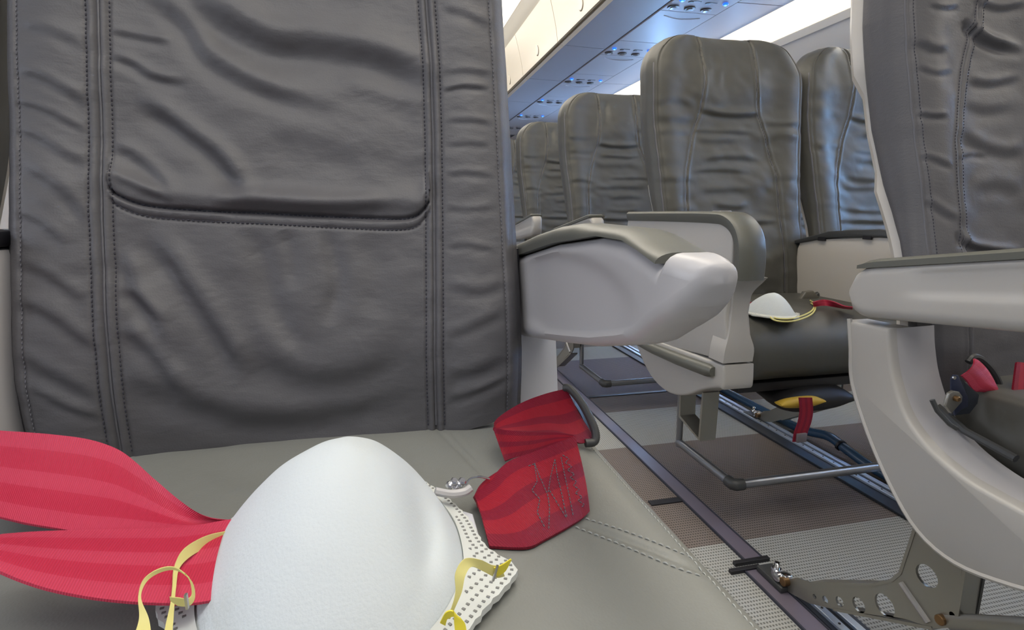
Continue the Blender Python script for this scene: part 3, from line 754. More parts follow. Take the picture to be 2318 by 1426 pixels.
# ---- J-shaped end bay, armrest, leg (standard aisle seat): built for the near right seat
BX0, BX1 = .660, .705
def end_bay(root, Yo):
    dy = Yo-.61
    outer = [(.655, .543), (.646, .50), (.636, .45), (.600, .386), (.555, .328), (.510, .288), (.46, .276), (.40, .290), (.33, .318), (.26, .345), (.20, .362)]
    inner = [(.20, .378), (.28, .376), (.34, .378), (.393, .381), (.43, .384), (.462, .389), (.504, .405), (.541, .434), (.566, .478), (.578, .515), (.584, .545)]
    o = cr([(a+dy, b) for a, b in outer], 4); i = cr([(a+dy, b) for a, b in inner], 4)
    pts = [tuple(p) for p in o]+[tuple(p) for p in i]
    bay = MB().prism(pts, BX0, BX1, 0, .005, 3).build('end_bay', M['plastic'], root, angle=50)
    # raised rim on the outer edge
    rim = MB().tube([(BX0+.0015, p[0]-.006, p[1]+.003) for p in o[:34]], .0035, 6).build('rim_bead', M['plastic'], bay)
    # deep inner wall, flared towards the seat
    rings = []
    for p in i: rings.append([(BX0+.010, p[0]+.001, p[1]-.001), (BX0+.010, p[0]+.012, p[1]-.010), (BX1+.018, p[0]+.006, p[1]-.022), (BX1+.018, p[0]-.012, p[1]+.004)])
    MB().loft(rings).build('inner_wall', M['plastic_cool'], bay, angle=50)
    return bay
def std_arm(root, Yo):
    dy = Yo-.61; rings = []; prings = []
    ys = np.linspace(.655, .20, 40); xi_, xo_, zt_, zb_ = [], [], [], []
    for y in ys:
        q = np.clip((y-.615)/.040, 0, 1); e = 1-math.sqrt(max(0, 1-q*q)); q2 = np.clip((.235-y)/.035, 0, 1); e2 = 1-math.sqrt(max(0, 1-q2*q2))
        t = .626+(.634-y)*.150; l = .553+(.616-y)*.105; mid = (t+l)/2
        t = t-(t-mid)*(e*.75+e2*.6); l = l+(mid-l)*(e*.75+e2*.6)
        zt_.append(t); zb_.append(l); xi_.append(.655+.006*e+.01*e2); xo_.append(.708-.006*e-.01*e2)
    a = MB().loft(body_loft(ys+dy, zt_, zb_, xi_, xo_, .013, 14, lambda y, z: .003*(1/(1+math.exp((abs((y-dy)-.38)-.17)*120)))*(1/(1+math.exp((abs(z-(.610+(.61-(y-dy))*.12))-.022)*500))))).build('armrest', M['plastic'], root, angle=60)
    for y in np.linspace(.640, .215, 30):
        t = .626+(.634-y)*.150; q = np.clip((y-.61)/.03, 0, 1); h = .008*(1-q*q*.8); q2 = np.clip((.235-y)/.02, 0, 1); h *= (1-.8*q2*q2)
        prings.append([(.709, y+dy, t-.004), (.709, y+dy, t+h*.5), (.703, y+dy, t+h), (.660, y+dy, t+h), (.654, y+dy, t+h*.5), (.654, y+dy, t-.004)])
    MB().loft(prings).build('armrest_pad', M['pad'], a, angle=40)
    return a
def seat_leg(root, Yo, x, detail=True):
    dy = Yo-.61
    P = [(.752, .006), (.752, .030), (.735, .047), (.70, .062), (.588, .142), (.560, .170), (.549, .190), (.537, .275), (.532, .335), (.470, .335), (.474, .282), (.468, .175), (.478, .160), (.495, .145), (.530, .130), (.65, .050), (.70, .022)]
    outl = [(a+dy, b) for a, b in P]
    bm = bmesh.new()
    holes = [(.690, .043, .004), (.668, .054, .006), (.640, .072, .008), (.606, .093, .0115), (.565, .125, .016), (.513, .212, .015)]
    # triangulated plate with round holes (real openings)
    ov = [bm.verts.new((x, a, b)) for a, b in outl]; ed = [bm.edges.new((ov[i], ov[(i+1) % len(ov)])) for i in range(len(ov))]
    if detail:
        for hy, hz, hr in holes:
            hv = [bm.verts.new((x, hy+dy+hr*math.cos(2*PI*k/16)*1.05, hz+hr*math.sin(2*PI*k/16))) for k in range(16)]
            ed += [bm.edges.new((hv[i], hv[(i+1) % 16])) for i in range(16)]
    bmesh.ops.triangle_fill(bm, edges=ed, use_beauty=True, use_dissolve=False)
    geo = bmesh.ops.extrude_face_region(bm, geom=bm.faces[:])
    for v in [g for g in geo['geom'] if isinstance(g, bmesh.types.BMVert)]: v.co.x += .004
    leg = MB().bm(bm).build('leg', M['metal_olive'], root, angle=30)
    # flanges along the edges and the pressed rib
    fl = MB()
    def flange(a, b, wdt=.028):
        a = np.array(a); b = np.array(b); t = (b-a)/np.linalg.norm(b-a); n = np.array([-t[1], t[0]])*.0022
        q = [(a+n), (b+n), (b-n), (a-n)]
        fl.loft([[(x-.001, p[0]+dy, p[1]) for p in q], [(x+wdt, p[0]+dy, p[1]) for p in q]])
    flange(P[3], P[4]); flange(P[4], P[5]); flange(P[5], P[6]); flange(P[6], P[7]); flange(P[7], P[8]); flange(P[9], P[11]); flange(P[13], P[15])
    fl.build('flange', M['metal_olive'], leg, angle=30)
    MB().tube([(x-.001, .545+dy, .178), (x-.001, .500+dy, .150), (x-.001, .482+dy, .145)][:2], .0045, 8).build('pressed_rib', M['metal'], leg)
    MB().box((x+.028, .465+dy, .18), (x+.032, .500+dy, .335)).build('web_plate', M['dark_rubber'], leg, smooth=False)
    if detail:
        MB().tube([(x+.004, .480+dy, .168), (x+.004, .39+dy, .235), (x+.004, .30+dy, .30)], .007, 10, flat=1.5).build('brace', M['metal_olive'], leg)
        MB().cyl((x-.002, .484+dy, .168), (1, 0, 0), .007, .010, 12, .001).build('bolt', M['bolt'], leg)
        MB().cyl((x+.006, .474+dy, .183), (1, 0, 0), .005, .012, 12, .001).build('bolt', M['chrome'], leg)
    # floor fitting
    MB().box((x-.015, .750+dy, .004), (x+.02, .82+dy, .016), .003).build('floor_fitting', M['dark_rubber'], leg)
    ft = MB(); ft.cyl((x+.002, .785+dy, .022), (0, 0, 1), .010, .018, 14, .002); ft.cyl((x+.002, .785+dy, .036), (0, 0, 1), .0055, .014, 10, .001)
    ft.cyl((x-.004, .768+dy, .026), (1, 0, 0), .009, .020, 14, .002); ft.box((x-.006, .752+dy, .012), (x+.010, .768+dy, .036), .002)
    ft.build('track_stud', M['chrome'], leg)
    MB().cyl((x-.005, .754+dy, .026), (1, 0, 0), .0085, .012, 12, .001).build('bolt', M['bolt'], leg)
    return leg
def baggage_bar(root, Yo, x0=.738, x1=1.185, front=.972, rear=1.21):
    dy = Yo-1.345; z = .098; r = .0105
    MB().tube([(x0, rear+dy, z), (x0, front+.012+dy, z)], r, 12).build('baggage_bar', M['metal_tube'], root)
    MB().tube([(x0+.012, front+dy, z), (x1, front+dy, z)], r, 12).build('baggage_bar', M['metal_tube'], root)
    MB().tube([(x0, front+.022+dy, z), (x0, front+.004+dy, z), (x0+.004, front+dy, z), (x0+.022, front+dy, z)], .0135, 12).build('corner_joint', M['dark_rubber'], root)
    MB().tube([(x0, rear+dy-.002, z-.012), (x0, rear+dy, z+.06), (x0, rear+dy+.005, .30)], .0085, 10).build('hanger', M['metal_tube'], root)

# near right seat
R0C, R0Y = .940, .606
near = thing('airline_seat', (R0C, R0Y, 0), 'grey leather seat at the right edge across the aisle, cut by the frame', 'seat')
r0f = [
 ([(2190, 40), (2205, 70), (2240, 95), (2318, 118)], 13, .0075), ([(2172, 520), (2190, 552), (2240, 566), (2318, 572)], 11, .0065),
 ([(2075, 90), (2110, 110), (2150, 112)], 14, .003), ([(2075, 150), (2120, 165), (2160, 160)], 10, .002), ([(2080, 255), (2110, 262), (2150, 262)], 9, .0028),
 ([(2085, 350), (2120, 362), (2160, 380)], 10, .002), ([(2095, 450), (2130, 475), (2170, 500)], 12, .0025), ([(2100, 10), (2140, 18), (2170, 15)], 9, .002),
 ([(2190, 180), (2240, 190), (2318, 175)], 14, .003), ([(2170, 290), (2220, 330), (2280, 345), (2318, 340)], 20, .004), ([(2165, 360), (2200, 350), (2240, 355)], 9, .002),
 ([(2200, 430), (2260, 420), (2318, 440)], 24, .003), ([(2180, 230), (2230, 250), (2300, 240)], 18, .002), ([(2200, 0), (2260, 20), (2318, 10)], 12, .003)]
def r0disp(X, Y, Z, Xf, S):
    Q = proj(np.stack([X, Y, Z], -1)); D = folds_disp(Q, r0f)
    D += .004*vnoise(Xf*14, Z*16, 31)+.002*vnoise(Xf*36, Z*50, 32)
    D += .006*np.exp(-((Z-1.05)/.07)**2)*np.exp(-(S/.5)**4)
    si = inner_seam(Z)+.012; d = np.abs(np.abs(Xf)-si); D += .0020*np.exp(-((d-.005)/.004)**2)-.0035*np.exp(-(d/.0022)**2)
    d2 = np.abs(np.abs(S)-.955)/.012; D += -.0030*np.exp(-d2**2)
    return D
nb, nFR = make_back(near, R0C, R0Y, 30, .0022, 260, 'leather', 1, r0disp, .455)
side_piping(nb, nFR, R0C, M['piping'], .48, 1.09, .0016, .012)
lift_v = np.array([0, -1, 0])
zz3 = np.arange(.60, 1.05, .0025)
for s_, off in ((-1, .0085), (-1, -.0085)):
    stitches('stitching', [sample_front(nFR, R0C+s_*(float(inner_seam(z))+.012)+off, z)+np.array([0, -.0003, 0]) for z in zz3], .0046, .0030, .0005, M['stitch_dark'], nb)
stitches('stitching', [sample_front(nFR, R0C-float(hwf(z))+.017, z)+np.array([0, -.0003, 0]) for z in zz3], .0046, .0030, .0005, M['stitch_dark'], nb)
shell(R0C, R0Y, near, M['shell'], True)
end_bay(near, R0Y); std_arm(near, R0Y); seat_leg(near, R0Y, .700)
# near right cushion
std_cushion(R0C+.01, R0Y-.03, near, .22, zt=.468, hw=.205, mname='leather_far')
MB().box((.73, .25, .30), (1.16, .60, .335), .008).build('seat_pan', M['dark_rubber'], near)
MB().tube([(.712, .560, .455), (.712, .50, .425), (.712, .44, .415)], .005, 8).build('seat_spreader', M['dark_rubber'], near)

# ---- standard aisle seat behind, copied down the cabin
def std_seat(cx, Y0, label, seed, aisle):
    t = thing('airline_seat', (cx, Y0, 0), label, 'seat')
    b, FRs = make_back(t, cx, Y0, seed); side_piping(b, FRs, cx, M['piping'], rad=.0024)
    shell(cx, Y0, t, M['shell'] if not aisle else M['plastic'])
    std_cushion(cx, Y0, t, Y0-.40)
    MB().box((cx-.21, Y0-.36, .308), (cx+.21, Y0, .33), .004).build('seat_pan', M['dark'], t)
    return t
ROW = [.61, 1.345, 2.09, 2.83, 3.57, 4.31]
AC, BC, CC = .948, 1.437, 1.914
r2a = std_seat(AC, ROW[2], 'grey leather aisle seat directly behind the high seat, second in the receding row', 12, True)
end_bay(r2a, ROW[2]); std_arm(r2a, ROW[2]); seat_leg(r2a, ROW[2], .700, False); baggage_bar(r2a, ROW[2])
for k, lab in ((3, 'grey leather aisle seat third in the receding row'), (4, 'grey leather aisle seat fourth in the row, mostly hidden beside the foreground backrest'), (5, 'grey leather aisle seat at the far end of the row')):
    r = dup(r2a, (AC, ROW[k], 0), lab)
# row 1: the high aisle seat with solid side, middle seat beyond its divider
hs = std_seat(AC, ROW[1], 'tall grey leather seat with solid side panel across the aisle, small mask on it', 23, True)
mid1 = std_seat(BC, ROW[1], 'blue-lit grey leather middle seat right of the tall seat, behind the divider', 35, False)
mid2 = dup(mid1, (BC, ROW[2], 0), 'middle seat one row behind the blue-lit seat')
nb_ = dup(mid1, (CX0-.4885, YB0, 0), 'grey leather middle seat left of the foreground seat, a thin sliver at the left edge')
win2 = dup(mid1, (CC, ROW[2], 0), 'blue-lit window seat glimpsed between the tall seat and its neighbour')
# solid side console of the tall seat
cons_x0, cons_x1 = .655, .712
up = [(.925, .405), (.922, .45), (.935, .50), (.928, .560), (.928, .66), (.96, .684), (1.05, .688), (1.40, .688), (1.42, .60), (1.42, .375), (1.23, .372)]
side = MB().prism([tuple(p) for p in up], cons_x0, cons_x1, 0, .005, 3).build('side_panel', M['plastic'], hs, angle=40)
# flared front post strip with waist
rings = []
for z, y, xa, xb in [(.402, .918, .648, .716), (.43, .917, .650, .716), (.46, .920, .658, .706), (.50, .926, .665, .700), (.54, .924, .664, .706), (.565, .912, .656, .720), (.575, .905, .654, .724)]:
    rings.append([(xa, y, z), (xb, y, z), (xb, y+.05, z), (xa, y+.05, z)])
rings = [list(r) for r in zip(*[cr([r[k] for r in rings], 4) for k in range(4)])]
MB().loft([[tuple(p) for p in r] for r in rings]).build('front_post', M['plastic'], hs, angle=35)
# pad that wraps over the top and down the front
path = cr([(1.40, .690), (1.15, .691), (1.00, .690), (.955, .685), (.925, .668), (.908, .640), (.903, .605), (.904, .572)], 5)
rings = []
for i, p in enumerate(path):
    t = path[min(i+1, len(path)-1)]-path[max(i-1, 0)]; t = t/np.linalg.norm(t); n = np.array([t[1], -t[0]]); n = n if n[1] > 0 or n[0] < 0 else -n
    th_ = .012; a, b = .650, .709
    sec = [(a, 0), (a, th_*.6), (a+.006, th_), (b-.006, th_), (b, th_*.6), (b, 0), (b-.004, -.012), (a+.004, -.012)]
    rings.append([(s[0], p[0]+n[0]*s[1], p[1]+n[1]*s[1]) for s in sec])
MB().loft(rings).build('armrest_pad', M['pad'], hs, angle=50)
MB().box((.672, 1.00, .6935), (.700, 1.03, .704), .002).build('pad_catch', M['metal'], hs)
MB().box((.648, .925, .562), (.722, .965, .5685)).build('pad_gap', M['dark'], hs, smooth=False)
# lower shroud: deep curved trough
sh = cr([(.918, .398), (.916, .350), (.935, .345), (.99, .322), (1.06, .285), (1.14, .270), (1.22, .285), (1.29, .330), (1.33, .375)], 4)
MB().prism([tuple(p) for p in sh], .650, .722, 0, .008, 3).build('lower_shroud', M['plastic'], hs, angle=40)
bp_ = MB().tube([(.650, 1.30, .358), (.646, 1.20, .362), (.644, 1.08, .368), (.644, .96, .376), (.646, .945, .377)], [.010, .013, .014, .014, .010], 12, flat=1.0)
bp_.build('bumper_strip', M['pad'], hs)
# U-shaped step hanger below the shroud
ub = MB()
for yy in (1.05, .985):
    pass
pu = cr([(1.075, .30), (1.072, .235), (1.066, .222), (1.055, .216)], 3)
ub.loft([[(x, y, z) for (x, y, z) in r] for r in [[(.665, 1.100, .30), (.705, 1.100, .30), (.705, 1.094, .30), (.665, 1.094, .30)], [(.665, 1.097, .218), (.705, 1.097, .218), (.705, 1.091, .224), (.665, 1.091, .224)],
          [(.665, 1.005, .196), (.705, 1.005, .196), (.705, 1.011, .202), (.665, 1.011, .202)], [(.665, 1.003, .31), (.705, 1.003, .31), (.705, 1.009, .31), (.665, 1.009, .31)]]])
ub.build('step_bracket', M['metal_olive'], hs, angle=30)
baggage_bar(hs, ROW[1])
seat_leg(hs, ROW[1], 1.205, False)
# divider console between the tall seat and its neighbour
dv = MB().prism([(.97, .36), (.97, .640), (1.00, .648), (1.30, .624), (1.31, .60), (1.31, .36)], 1.135, 1.185, 0, .004).build('divider_panel', M['shell'], hs, angle=40)
MB().prism([(.96, .641), (.965, .652), (1.05, .662), (1.20, .652), (1.32, .622), (1.32, .612), (1.20, .634), (1.05, .642)], 1.130, 1.192, 0, .003).build('divider_lid', M['dark_rubber'], dv, angle=40)
for yy in (1.08, 1.22): MB().box((1.129, yy-.012, .626 if yy > 1.1 else .636), (1.134, yy+.012, .636 if yy > 1.1 else .645)).build('hinge', M['dark'], dv, smooth=False)

# ---- life vest pouch under the tall seat
lv = thing('life_vest_pouch', (.99, 1.02, .27), 'black life vest pouch with yellow vest showing under the tall seat', 'life vest')
pc = PY(1830, 902, .985); vc = PY(1826, 917, .93)
for nm, c, m_, xs, ry, rz in (('pouch', pc, 'pouch', [(-.085, .15), (-.07, .6), (-.04, .92), (0, 1), (.05, .95), (.085, .65), (.11, .15)], .05, .034),
                              ('folded_vest', vc, 'yellow', [(-.055, .2), (-.038, .75), (0, 1), (.035, .85), (.058, .2)], .012, .013)):
    rings = [[(c[0]+x, c[1]+.02+ry*math.cos(a_), c[2]+rz*r_*math.sin(a_)) for a_ in np.linspace(0, 2*PI, 18, endpoint=False)] for x, r_ in xs]
    rings = [list(r) for r in zip(*[cr([r[k] for r in rings], 4) for k in range(18)])]
    MB().loft(rings).build(nm, M[m_], lv, angle=60)
cl_ = [(1822, 900), (1824, 930), (1820, 955), (1812, 978), (1808, 1000)]
A = [PY(x-14, y, .925) for x, y in cl_]; B = [PY(x+16, y, .925) for x, y in cl_]
ribbon('pull_strap', A, B, .002, M['webdark'], lv)
tb = PY(1812, 993, .922); MB().box((tb[0]-.010, .919, tb[2]-.008), (tb[0]+.014, .925, tb[2]+.012), .001).build('pull_tab', M['vesttab'], lv)
# conduit beside the rail
t = tag(MB().tube(cr([(1.262, 2.3, .02), (1.262, 1.55, .018), (1.265, 1.36, .022), (1.268, 1.26, .040), (1.262, 1.18, .030), (1.262, 1.05, .016), (1.262, .6, .016)], 6), .014, 10).build('cable_conduit', M['conduit']), 'shiny blue-black cable conduit lying beside the floor rail under the tall seat', 'conduit')
MB().tube([(1.262, 1.212, .036), (1.262, 1.205, .034)], .017, 10).build('cable_tie', M['dark'], t)

# ---------------------------------------------------------------- masks
def make_mask(cx, cy, zc, s, rot, label, straps):
    t = thing('face_mask', (cx, cy, zc), label, 'face mask')
    R = lambda x, y: (cx+s*(x*math.cos(rot)-y*math.sin(rot)), cy+s*(x*math.sin(rot)+y*math.cos(rot)))
    na, nr = 160, 44
    OUT = [(0, .128), (.042, .110), (.065, .075), (.080, .035), (.0865, .000), (.101, -.025), (.092, -.040), (.077, -.055), (.062, -.072), (.036, -.098), (0, -.110), (-.044, -.100), (-.076, -.066),
           (-.092, -.036), (-.106, -.014), (-.099, .006), (-.100, .030), (-.093, .066), (-.064, .106), (-.028, .124)]
    FOOT = [(0, .118), (.036, .102), (.057, .070), (.069, .032), (.0715, -.002), (.068, -.030), (.054, -.062), (.030, -.088), (0, -.099), (-.040, -.090), (-.070, -.058), (-.086, -.020), (-.092, .025), (-.084, .062), (-.054, .098), (-.022, .113)]
    def polar(P):
        Q = np.array(cr(P, 10, closed=True)); a = np.arctan2(Q[:, 1], Q[:, 0]) % (2*PI); r = np.hypot(Q[:, 0], Q[:, 1]); o_ = np.argsort(a); a, r = a[o_], r[o_]
        a = np.concatenate([a-2*PI, a, a+2*PI]); r = np.concatenate([r]*3); return lambda t: float(np.interp(t % (2*PI), a, r))
    ro, rf = polar(OUT), polar(FOOT); rim = rf; fl = lambda a: ro(a)-rf(a)
    V = []; F = []
    ang = [2*PI*k/na for k in range(na)]
    for j in range(nr+1):
        q = 1-j/nr      # 1 foot .. 0 apex
        for a in ang:
            r = rim(a)*q
            h = .0815*(1-q**1.75)**.93
            x, y = r*math.cos(a), r*math.sin(a)
            dx, dy = x-.046, y+.030      # soft crease beside the right tab
            h -= .012*math.exp(-(dx/.011)**2-(dy/.035)**2)*min(1, (1-q)*4)
            h += .0010*float(vnoise(np.array(x*70), np.array(y*70), 6))*(1-q)**.3
            X, Y = R(x, y); V.append((X, Y, zc+s*(h+.005)))
    for j in range(nr):
        for k in range(na): F.append([j*na+k, j*na+(k+1) % na, (j+1)*na+(k+1) % na, (j+1)*na+k])
    F.append([nr*na+k for k in range(na)])
    cup = obj('cup', V, F, M['mask'], t, angle=70)
    rings = []
    for a in ang:
        r0 = rim(a)*.975; r1 = ro(a); c_, s_ = math.cos(a), math.sin(a)
        def pt(r, z): X, Y = R(r*c_, r*s_); return (X, Y, zc+s*z)
        zig = .0007*math.sin(a*60)
        rings.append([pt(r0, .012), pt(r0*.7+r1*.3, .0085), pt(r1+zig, .0060), pt(r1+zig, .0018), pt(r0, .0018)])
    rings.append(rings[0]); MB().loft(rings, cap=False).build('rim', M['maskrim'], t, angle=50)
    dots = MB()      # embossed weld points
    for d0 in (.0032, .0090, .0150, .0215):
        a = 0
        while a < 2*PI:
            r0, r1 = rim(a), ro(a); r = r1-d0
            if r > r0+.0022:
                f = (r-r0*.975)/(r1-r0*.975); zt_ = zc+s*(.012-.0035*min(1, f/.3)-.0025*max(0, (f-.3)/.7))
                X, Y = R(r*math.cos(a), r*math.sin(a))
                u = Vector((-math.sin(a+rot), math.cos(a+rot), 0)); v = Vector((math.cos(a+rot), math.sin(a+rot), 0))
                c = Vector((X, Y, zt_)); e1 = u*.0007*s; e2 = v*.0010*s; k3 = Vector((0, 0, .0005*s))
                dots.add([c-e1-e2-k3, c+e1-e2-k3, c+e1+e2-k3, c-e1+e2-k3, c-e1-e2+k3, c+e1-e2+k3, c+e1+e2+k3, c-e1+e2+k3],
                         [[0, 3, 2, 1], [4, 5, 6, 7], [0, 1, 5, 4], [1, 2, 6, 5], [2, 3, 7, 6], [3, 0, 4, 7]])
            a += .0044/max(r, .02)
    tag(dots.build('weld_dot', M['hole'], t, smooth=False), kind='stuff')
    return t, R, rim, fl
TABS = (-.02, PI+.20)
MCX, MCY = -.030, .320
mask0, R0, rim0, fl0 = make_mask(MCX, MCY, .4745, 1.0, 0, 'large white cup face mask with yellow straps lying on the foreground cushion', True)
def strap(name, pts, wd, m, parent, wdir=None):
    """pts: (px, py, Y) centreline; wd px half width per point (dx, dy)"""
    A = [PY(p[0]-w_[0], p[1]-w_[1], p[2]) for p, w_ in zip(pts, wd)]; B = [PY(p[0]+w_[0], p[1]+w_[1], p[2]) for p, w_ in zip(pts, wd)]
    return ribbon(name, A, B, .0008, m, parent, n=8, m=3, uvs=False)
# left strap: comes out from behind the cup, drops to the tab, with a free loop
strap('strap', [(520, 1216, .335), (470, 1226, .325), (425, 1250, .31), (400, 1285, .30), (394, 1330, .285), (390, 1370, .272), (384, 1410, .262), (378, 1450, .25)],
      [(2, 15), (3, 13), (7, 9), (5, 3), (4, 1), (5, 0), (8, 0), (10, 0)], M['elastic'], mask0)
strap('strap', [(322, 1450, .245), (326, 1400, .255), (316, 1350, .262), (330, 1312, .268), (365, 1290, .272), (400, 1288, .274), (430, 1312, .274), (438, 1345, .272), (428, 1362, .270), (405, 1362, .268), (385, 1356, .266)],
      [(22, 0), (11, 0), (3, 1), (3, 3), (1, 4), (1, 3), (3, 2), (4, 2), (3, 7), (0, 9), (1, 5)], M['elastic'], mask0)
st = PY(424, 1358, .2655); MB().box((st[0]-.0006, st[1]-.002, st[2]-.004), (st[0]+.0006, st[1], st[2]+.004)).build('staple', M['metal'], mask0, smooth=False)
# right strap
strap('strap', [(1138, 1292, .262), (1118, 1293, .260), (1090, 1280, .256), (1060, 1274, .252), (1042, 1300, .246), (1038, 1340, .242), (1026, 1375, .240), (1014, 1400, .240)],
      [(4, 12), (4, 14), (3, 13), (8, 9), (11, 3), (7, 0), (4, 0), (5, 0)], M['elastic'], mask0)
b_ = strap('strap_end', [(1122, 1295, .259), (1140, 1285, .259), (1157, 1266, .258)], [(4, 10), (4, 7), (1, 1)], M['elastic_bright'], mask0)
st = PY(1120, 1297, .2575); MB().tube([(st[0]-.0010, st[1], st[2]-.0045), (st[0], st[1]-.0008, st[2]), (st[0]+.0016, st[1], st[2]+.0045)], .0008, 6).build('staple', M['metal'], mask0)
strap('strap', [(1002, 1412, .233), (1012, 1392, .232), (1030, 1390, .231), (1040, 1410, .230), (1044, 1440, .228)], [(6, 3), (3, 6), (4, 6), (12, 0), (13, 0)], M['elastic_bright'], mask0)

m1c = PZ(1786, 712, .486)
sm, R1, rim1, fl1 = make_mask(m1c[0]-.004, m1c[1]+.045, .478, .56, .05, 'small white cup face mask with yellow straps on the tall seat across the aisle', False)
mx, my = m1c[0], m1c[1]
def cz(p, z): return (p[0], p[1], z)
ptsL = [(1748, 694), (1740, 706), (1746, 720), (1764, 727), (1800, 726), (1836, 712), (1846, 695), (1836, 686)]
for k, (off, yy) in enumerate(((0, .0), (6, .004))):
    L = [PZ(x-off*.3, y-off, .481) for x, y in ptsL]
    MB().tube([tuple(p) for p in cr(L, 5)], .0018, 6).build('strap', M['elastic'], sm)

# ---------------------------------------------------------------- belts on the foreground seat
def RC(px, py, Y):
    p = on_cushion(px, py, .0022)
    return tuple(p) if p[1] < Y else PY(px, py, Y)
belt = thing('seat_belt', (-.25, .42, .474), 'pinkish red belt strap snaking across the cushion left of the large mask', 'seat belt')
A = [(-60, 968, .50), (0, 976, .485), (60, 980, .475), (120, 985, .465), (200, 996, .455), (265, 1018, .445), (310, 1050, .43), (350, 1086, .41), (410, 1136, .385), (470, 1170, .365), (540, 1178, .36)]
B = [(-60, 1160, .385), (0, 1172, .38), (60, 1186, .375), (120, 1196, .372), (190, 1206, .368), (250, 1206, .366), (300, 1204, .364), (350, 1201, .362), (410, 1196, .362), (470, 1190, .362), (540, 1190, .358)]
b1 = ribbon('webbing', [RC(*p) for p in A], [RC(*p) for p in B], .0016, M['web'], belt, m=10, bulge=.004)
A = [(-60, 1222, .345), (0, 1212, .345), (90, 1205, .345), (190, 1202, .343), (290, 1200, .342), (380, 1198, .342), (450, 1190, .345), (520, 1178, .35), (600, 1170, .35)]
B = [(-60, 1262, .318), (0, 1296, .302), (90, 1330, .290), (190, 1352, .284), (290, 1364, .281), (380, 1368, .280), (450, 1366, .281), (520, 1350, .285), (600, 1320, .29)]
b2 = ribbon('webbing', [RC(*p) for p in A], [RC(*p) for p in B], .0016, M['web'], belt, m=10, bulge=-.003)

belt2 = thing('seat_belt', (.10, .42, .474), 'crimson belt with zigzag stitched end folded on the cushion right of the mask', 'seat belt')
# shackle sleeve at the seat side
sa = cr([(1276, 878, .50), (1290, 880, .496), (1312, 905, .488), (1335, 945, .478), (1348, 980, .470), (1345, 1000, .466), (1325, 1003, .466)], 5)
MB().tube([PY(*p) for p in sa], .0042, 10).build('buckle_sleeve', M['dark_rubber'], belt2)
ss = [(1282, 884, .505), (1305, 915, .497), (1325, 950, .489), (1336, 990, .480)]
A = [PY(p[0]-6, p[1], p[2]) for p in ss]; B = [PY(p[0]+14, p[1]-3, p[2]+.012) for p in ss]
ribbon('sleeve_lining', A, B, .001, M['dark'], belt2, uvs=False)
# strap piece 1: from the sleeve leftwards to the fold
A = [(1282, 880, .498), (1240, 890, .497), (1190, 908, .493), (1150, 930, .486), (1122, 952, .478), (1117, 970, .472)]
B = [(1345, 990, .474), (1315, 1004, .466), (1270, 988, .464), (1210, 984, .464), (1150, 978, .466), (1120, 978, .470)]
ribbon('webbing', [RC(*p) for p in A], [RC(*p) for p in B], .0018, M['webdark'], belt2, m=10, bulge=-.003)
# piece 2: the fold coming back
A = [(1117, 968, .470), (1150, 974, .452), (1200, 978, .445), (1260, 980, .440), (1300, 985, .432)]
B = [(1143, 1044, .440), (1165, 1036, .438), (1210, 1024, .436), (1262, 1004, .434), (1303, 996, .430)]
ribbon('webbing', [RC(*p) for p in A], [RC(*p) for p in B], .0018, M['webdark'], belt2, m=8)
# piece 3: front flap with stitching
A = [(1302, 988, .428), (1262, 1004, .424), (1210, 1024, .418), (1160, 1042, .412), (1135, 1060, .404), (1110, 1090, .394), (1078, 1118, .384), (1072, 1124, .380)]
B = [(1333, 1165, .358), (1318, 1180, .352), (1290, 1198, .347), (1262, 1214, .343), (1232, 1230, .340), (1200, 1246, .338), (1160, 1248, .337), (1108, 1245, .337)]
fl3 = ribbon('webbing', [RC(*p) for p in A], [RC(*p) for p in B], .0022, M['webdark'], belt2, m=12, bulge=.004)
# inner side of the loop around the buckle bar
A = [(1074, 1122, .383), (1085, 1100, .39), (1105, 1082, .396), (1130, 1066, .402)]
B = [(1082, 1150, .376), (1100, 1120, .385), (1118, 1100, .39), (1132, 1078, .397)]
ribbon('webbing', [RC(*p) for p in A], [RC(*p) for p in B], .0018, M['webdark'], belt2, m=4)
# zigzag stitches
def flap_pt(px, py):
    """point on the flap: blend of the edge depths by vertical position"""
    xa = np.array([p[0] for p in A3]); ia = np.argsort(xa); ya = np.interp(px, xa[ia], np.array([p[1] for p in A3])[ia]); da = np.interp(px, xa[ia], np.array([p[2] for p in A3])[ia])
    xb = np.array([p[0] for p in B3]); ib = np.argsort(xb); yb = np.interp(px, xb[ib], np.array([p[1] for p in B3])[ib]); db = np.interp(px, xb[ib], np.array([p[2] for p in B3])[ib])
    t = np.clip((py-ya)/(yb-ya), 0, 1); return np.array(PY(px, py, da+(db-da)*t-.0055))
A3 = [(1302, 988, .428), (1262, 1004, .424), (1210, 1024, .418), (1160, 1042, .412), (1135, 1060, .404), (1110, 1090, .394), (1078, 1118, .384)]
B3 = [(1333, 1165, .358), (1318, 1180, .352), (1290, 1198, .347), (1262, 1214, .343), (1232, 1230, .340), (1200, 1246, .338), (1160, 1248, .337), (1108, 1245, .337)]
deps = bpy.context.evaluated_depsgraph_get(); bpy.context.view_layer.update()
from mathutils.bvhtree import BVHTree
bvh = BVHTree.FromObject(fl3, deps); off3 = wloc(fl3)
def hit(px, py):
    r = Vector(ray(px, py)); h = bvh.ray_cast(Vector((0, 0, ZC))-off3, r.normalized())
    return None if h[0] is None else h[0]+off3-r.normalized()*.0004
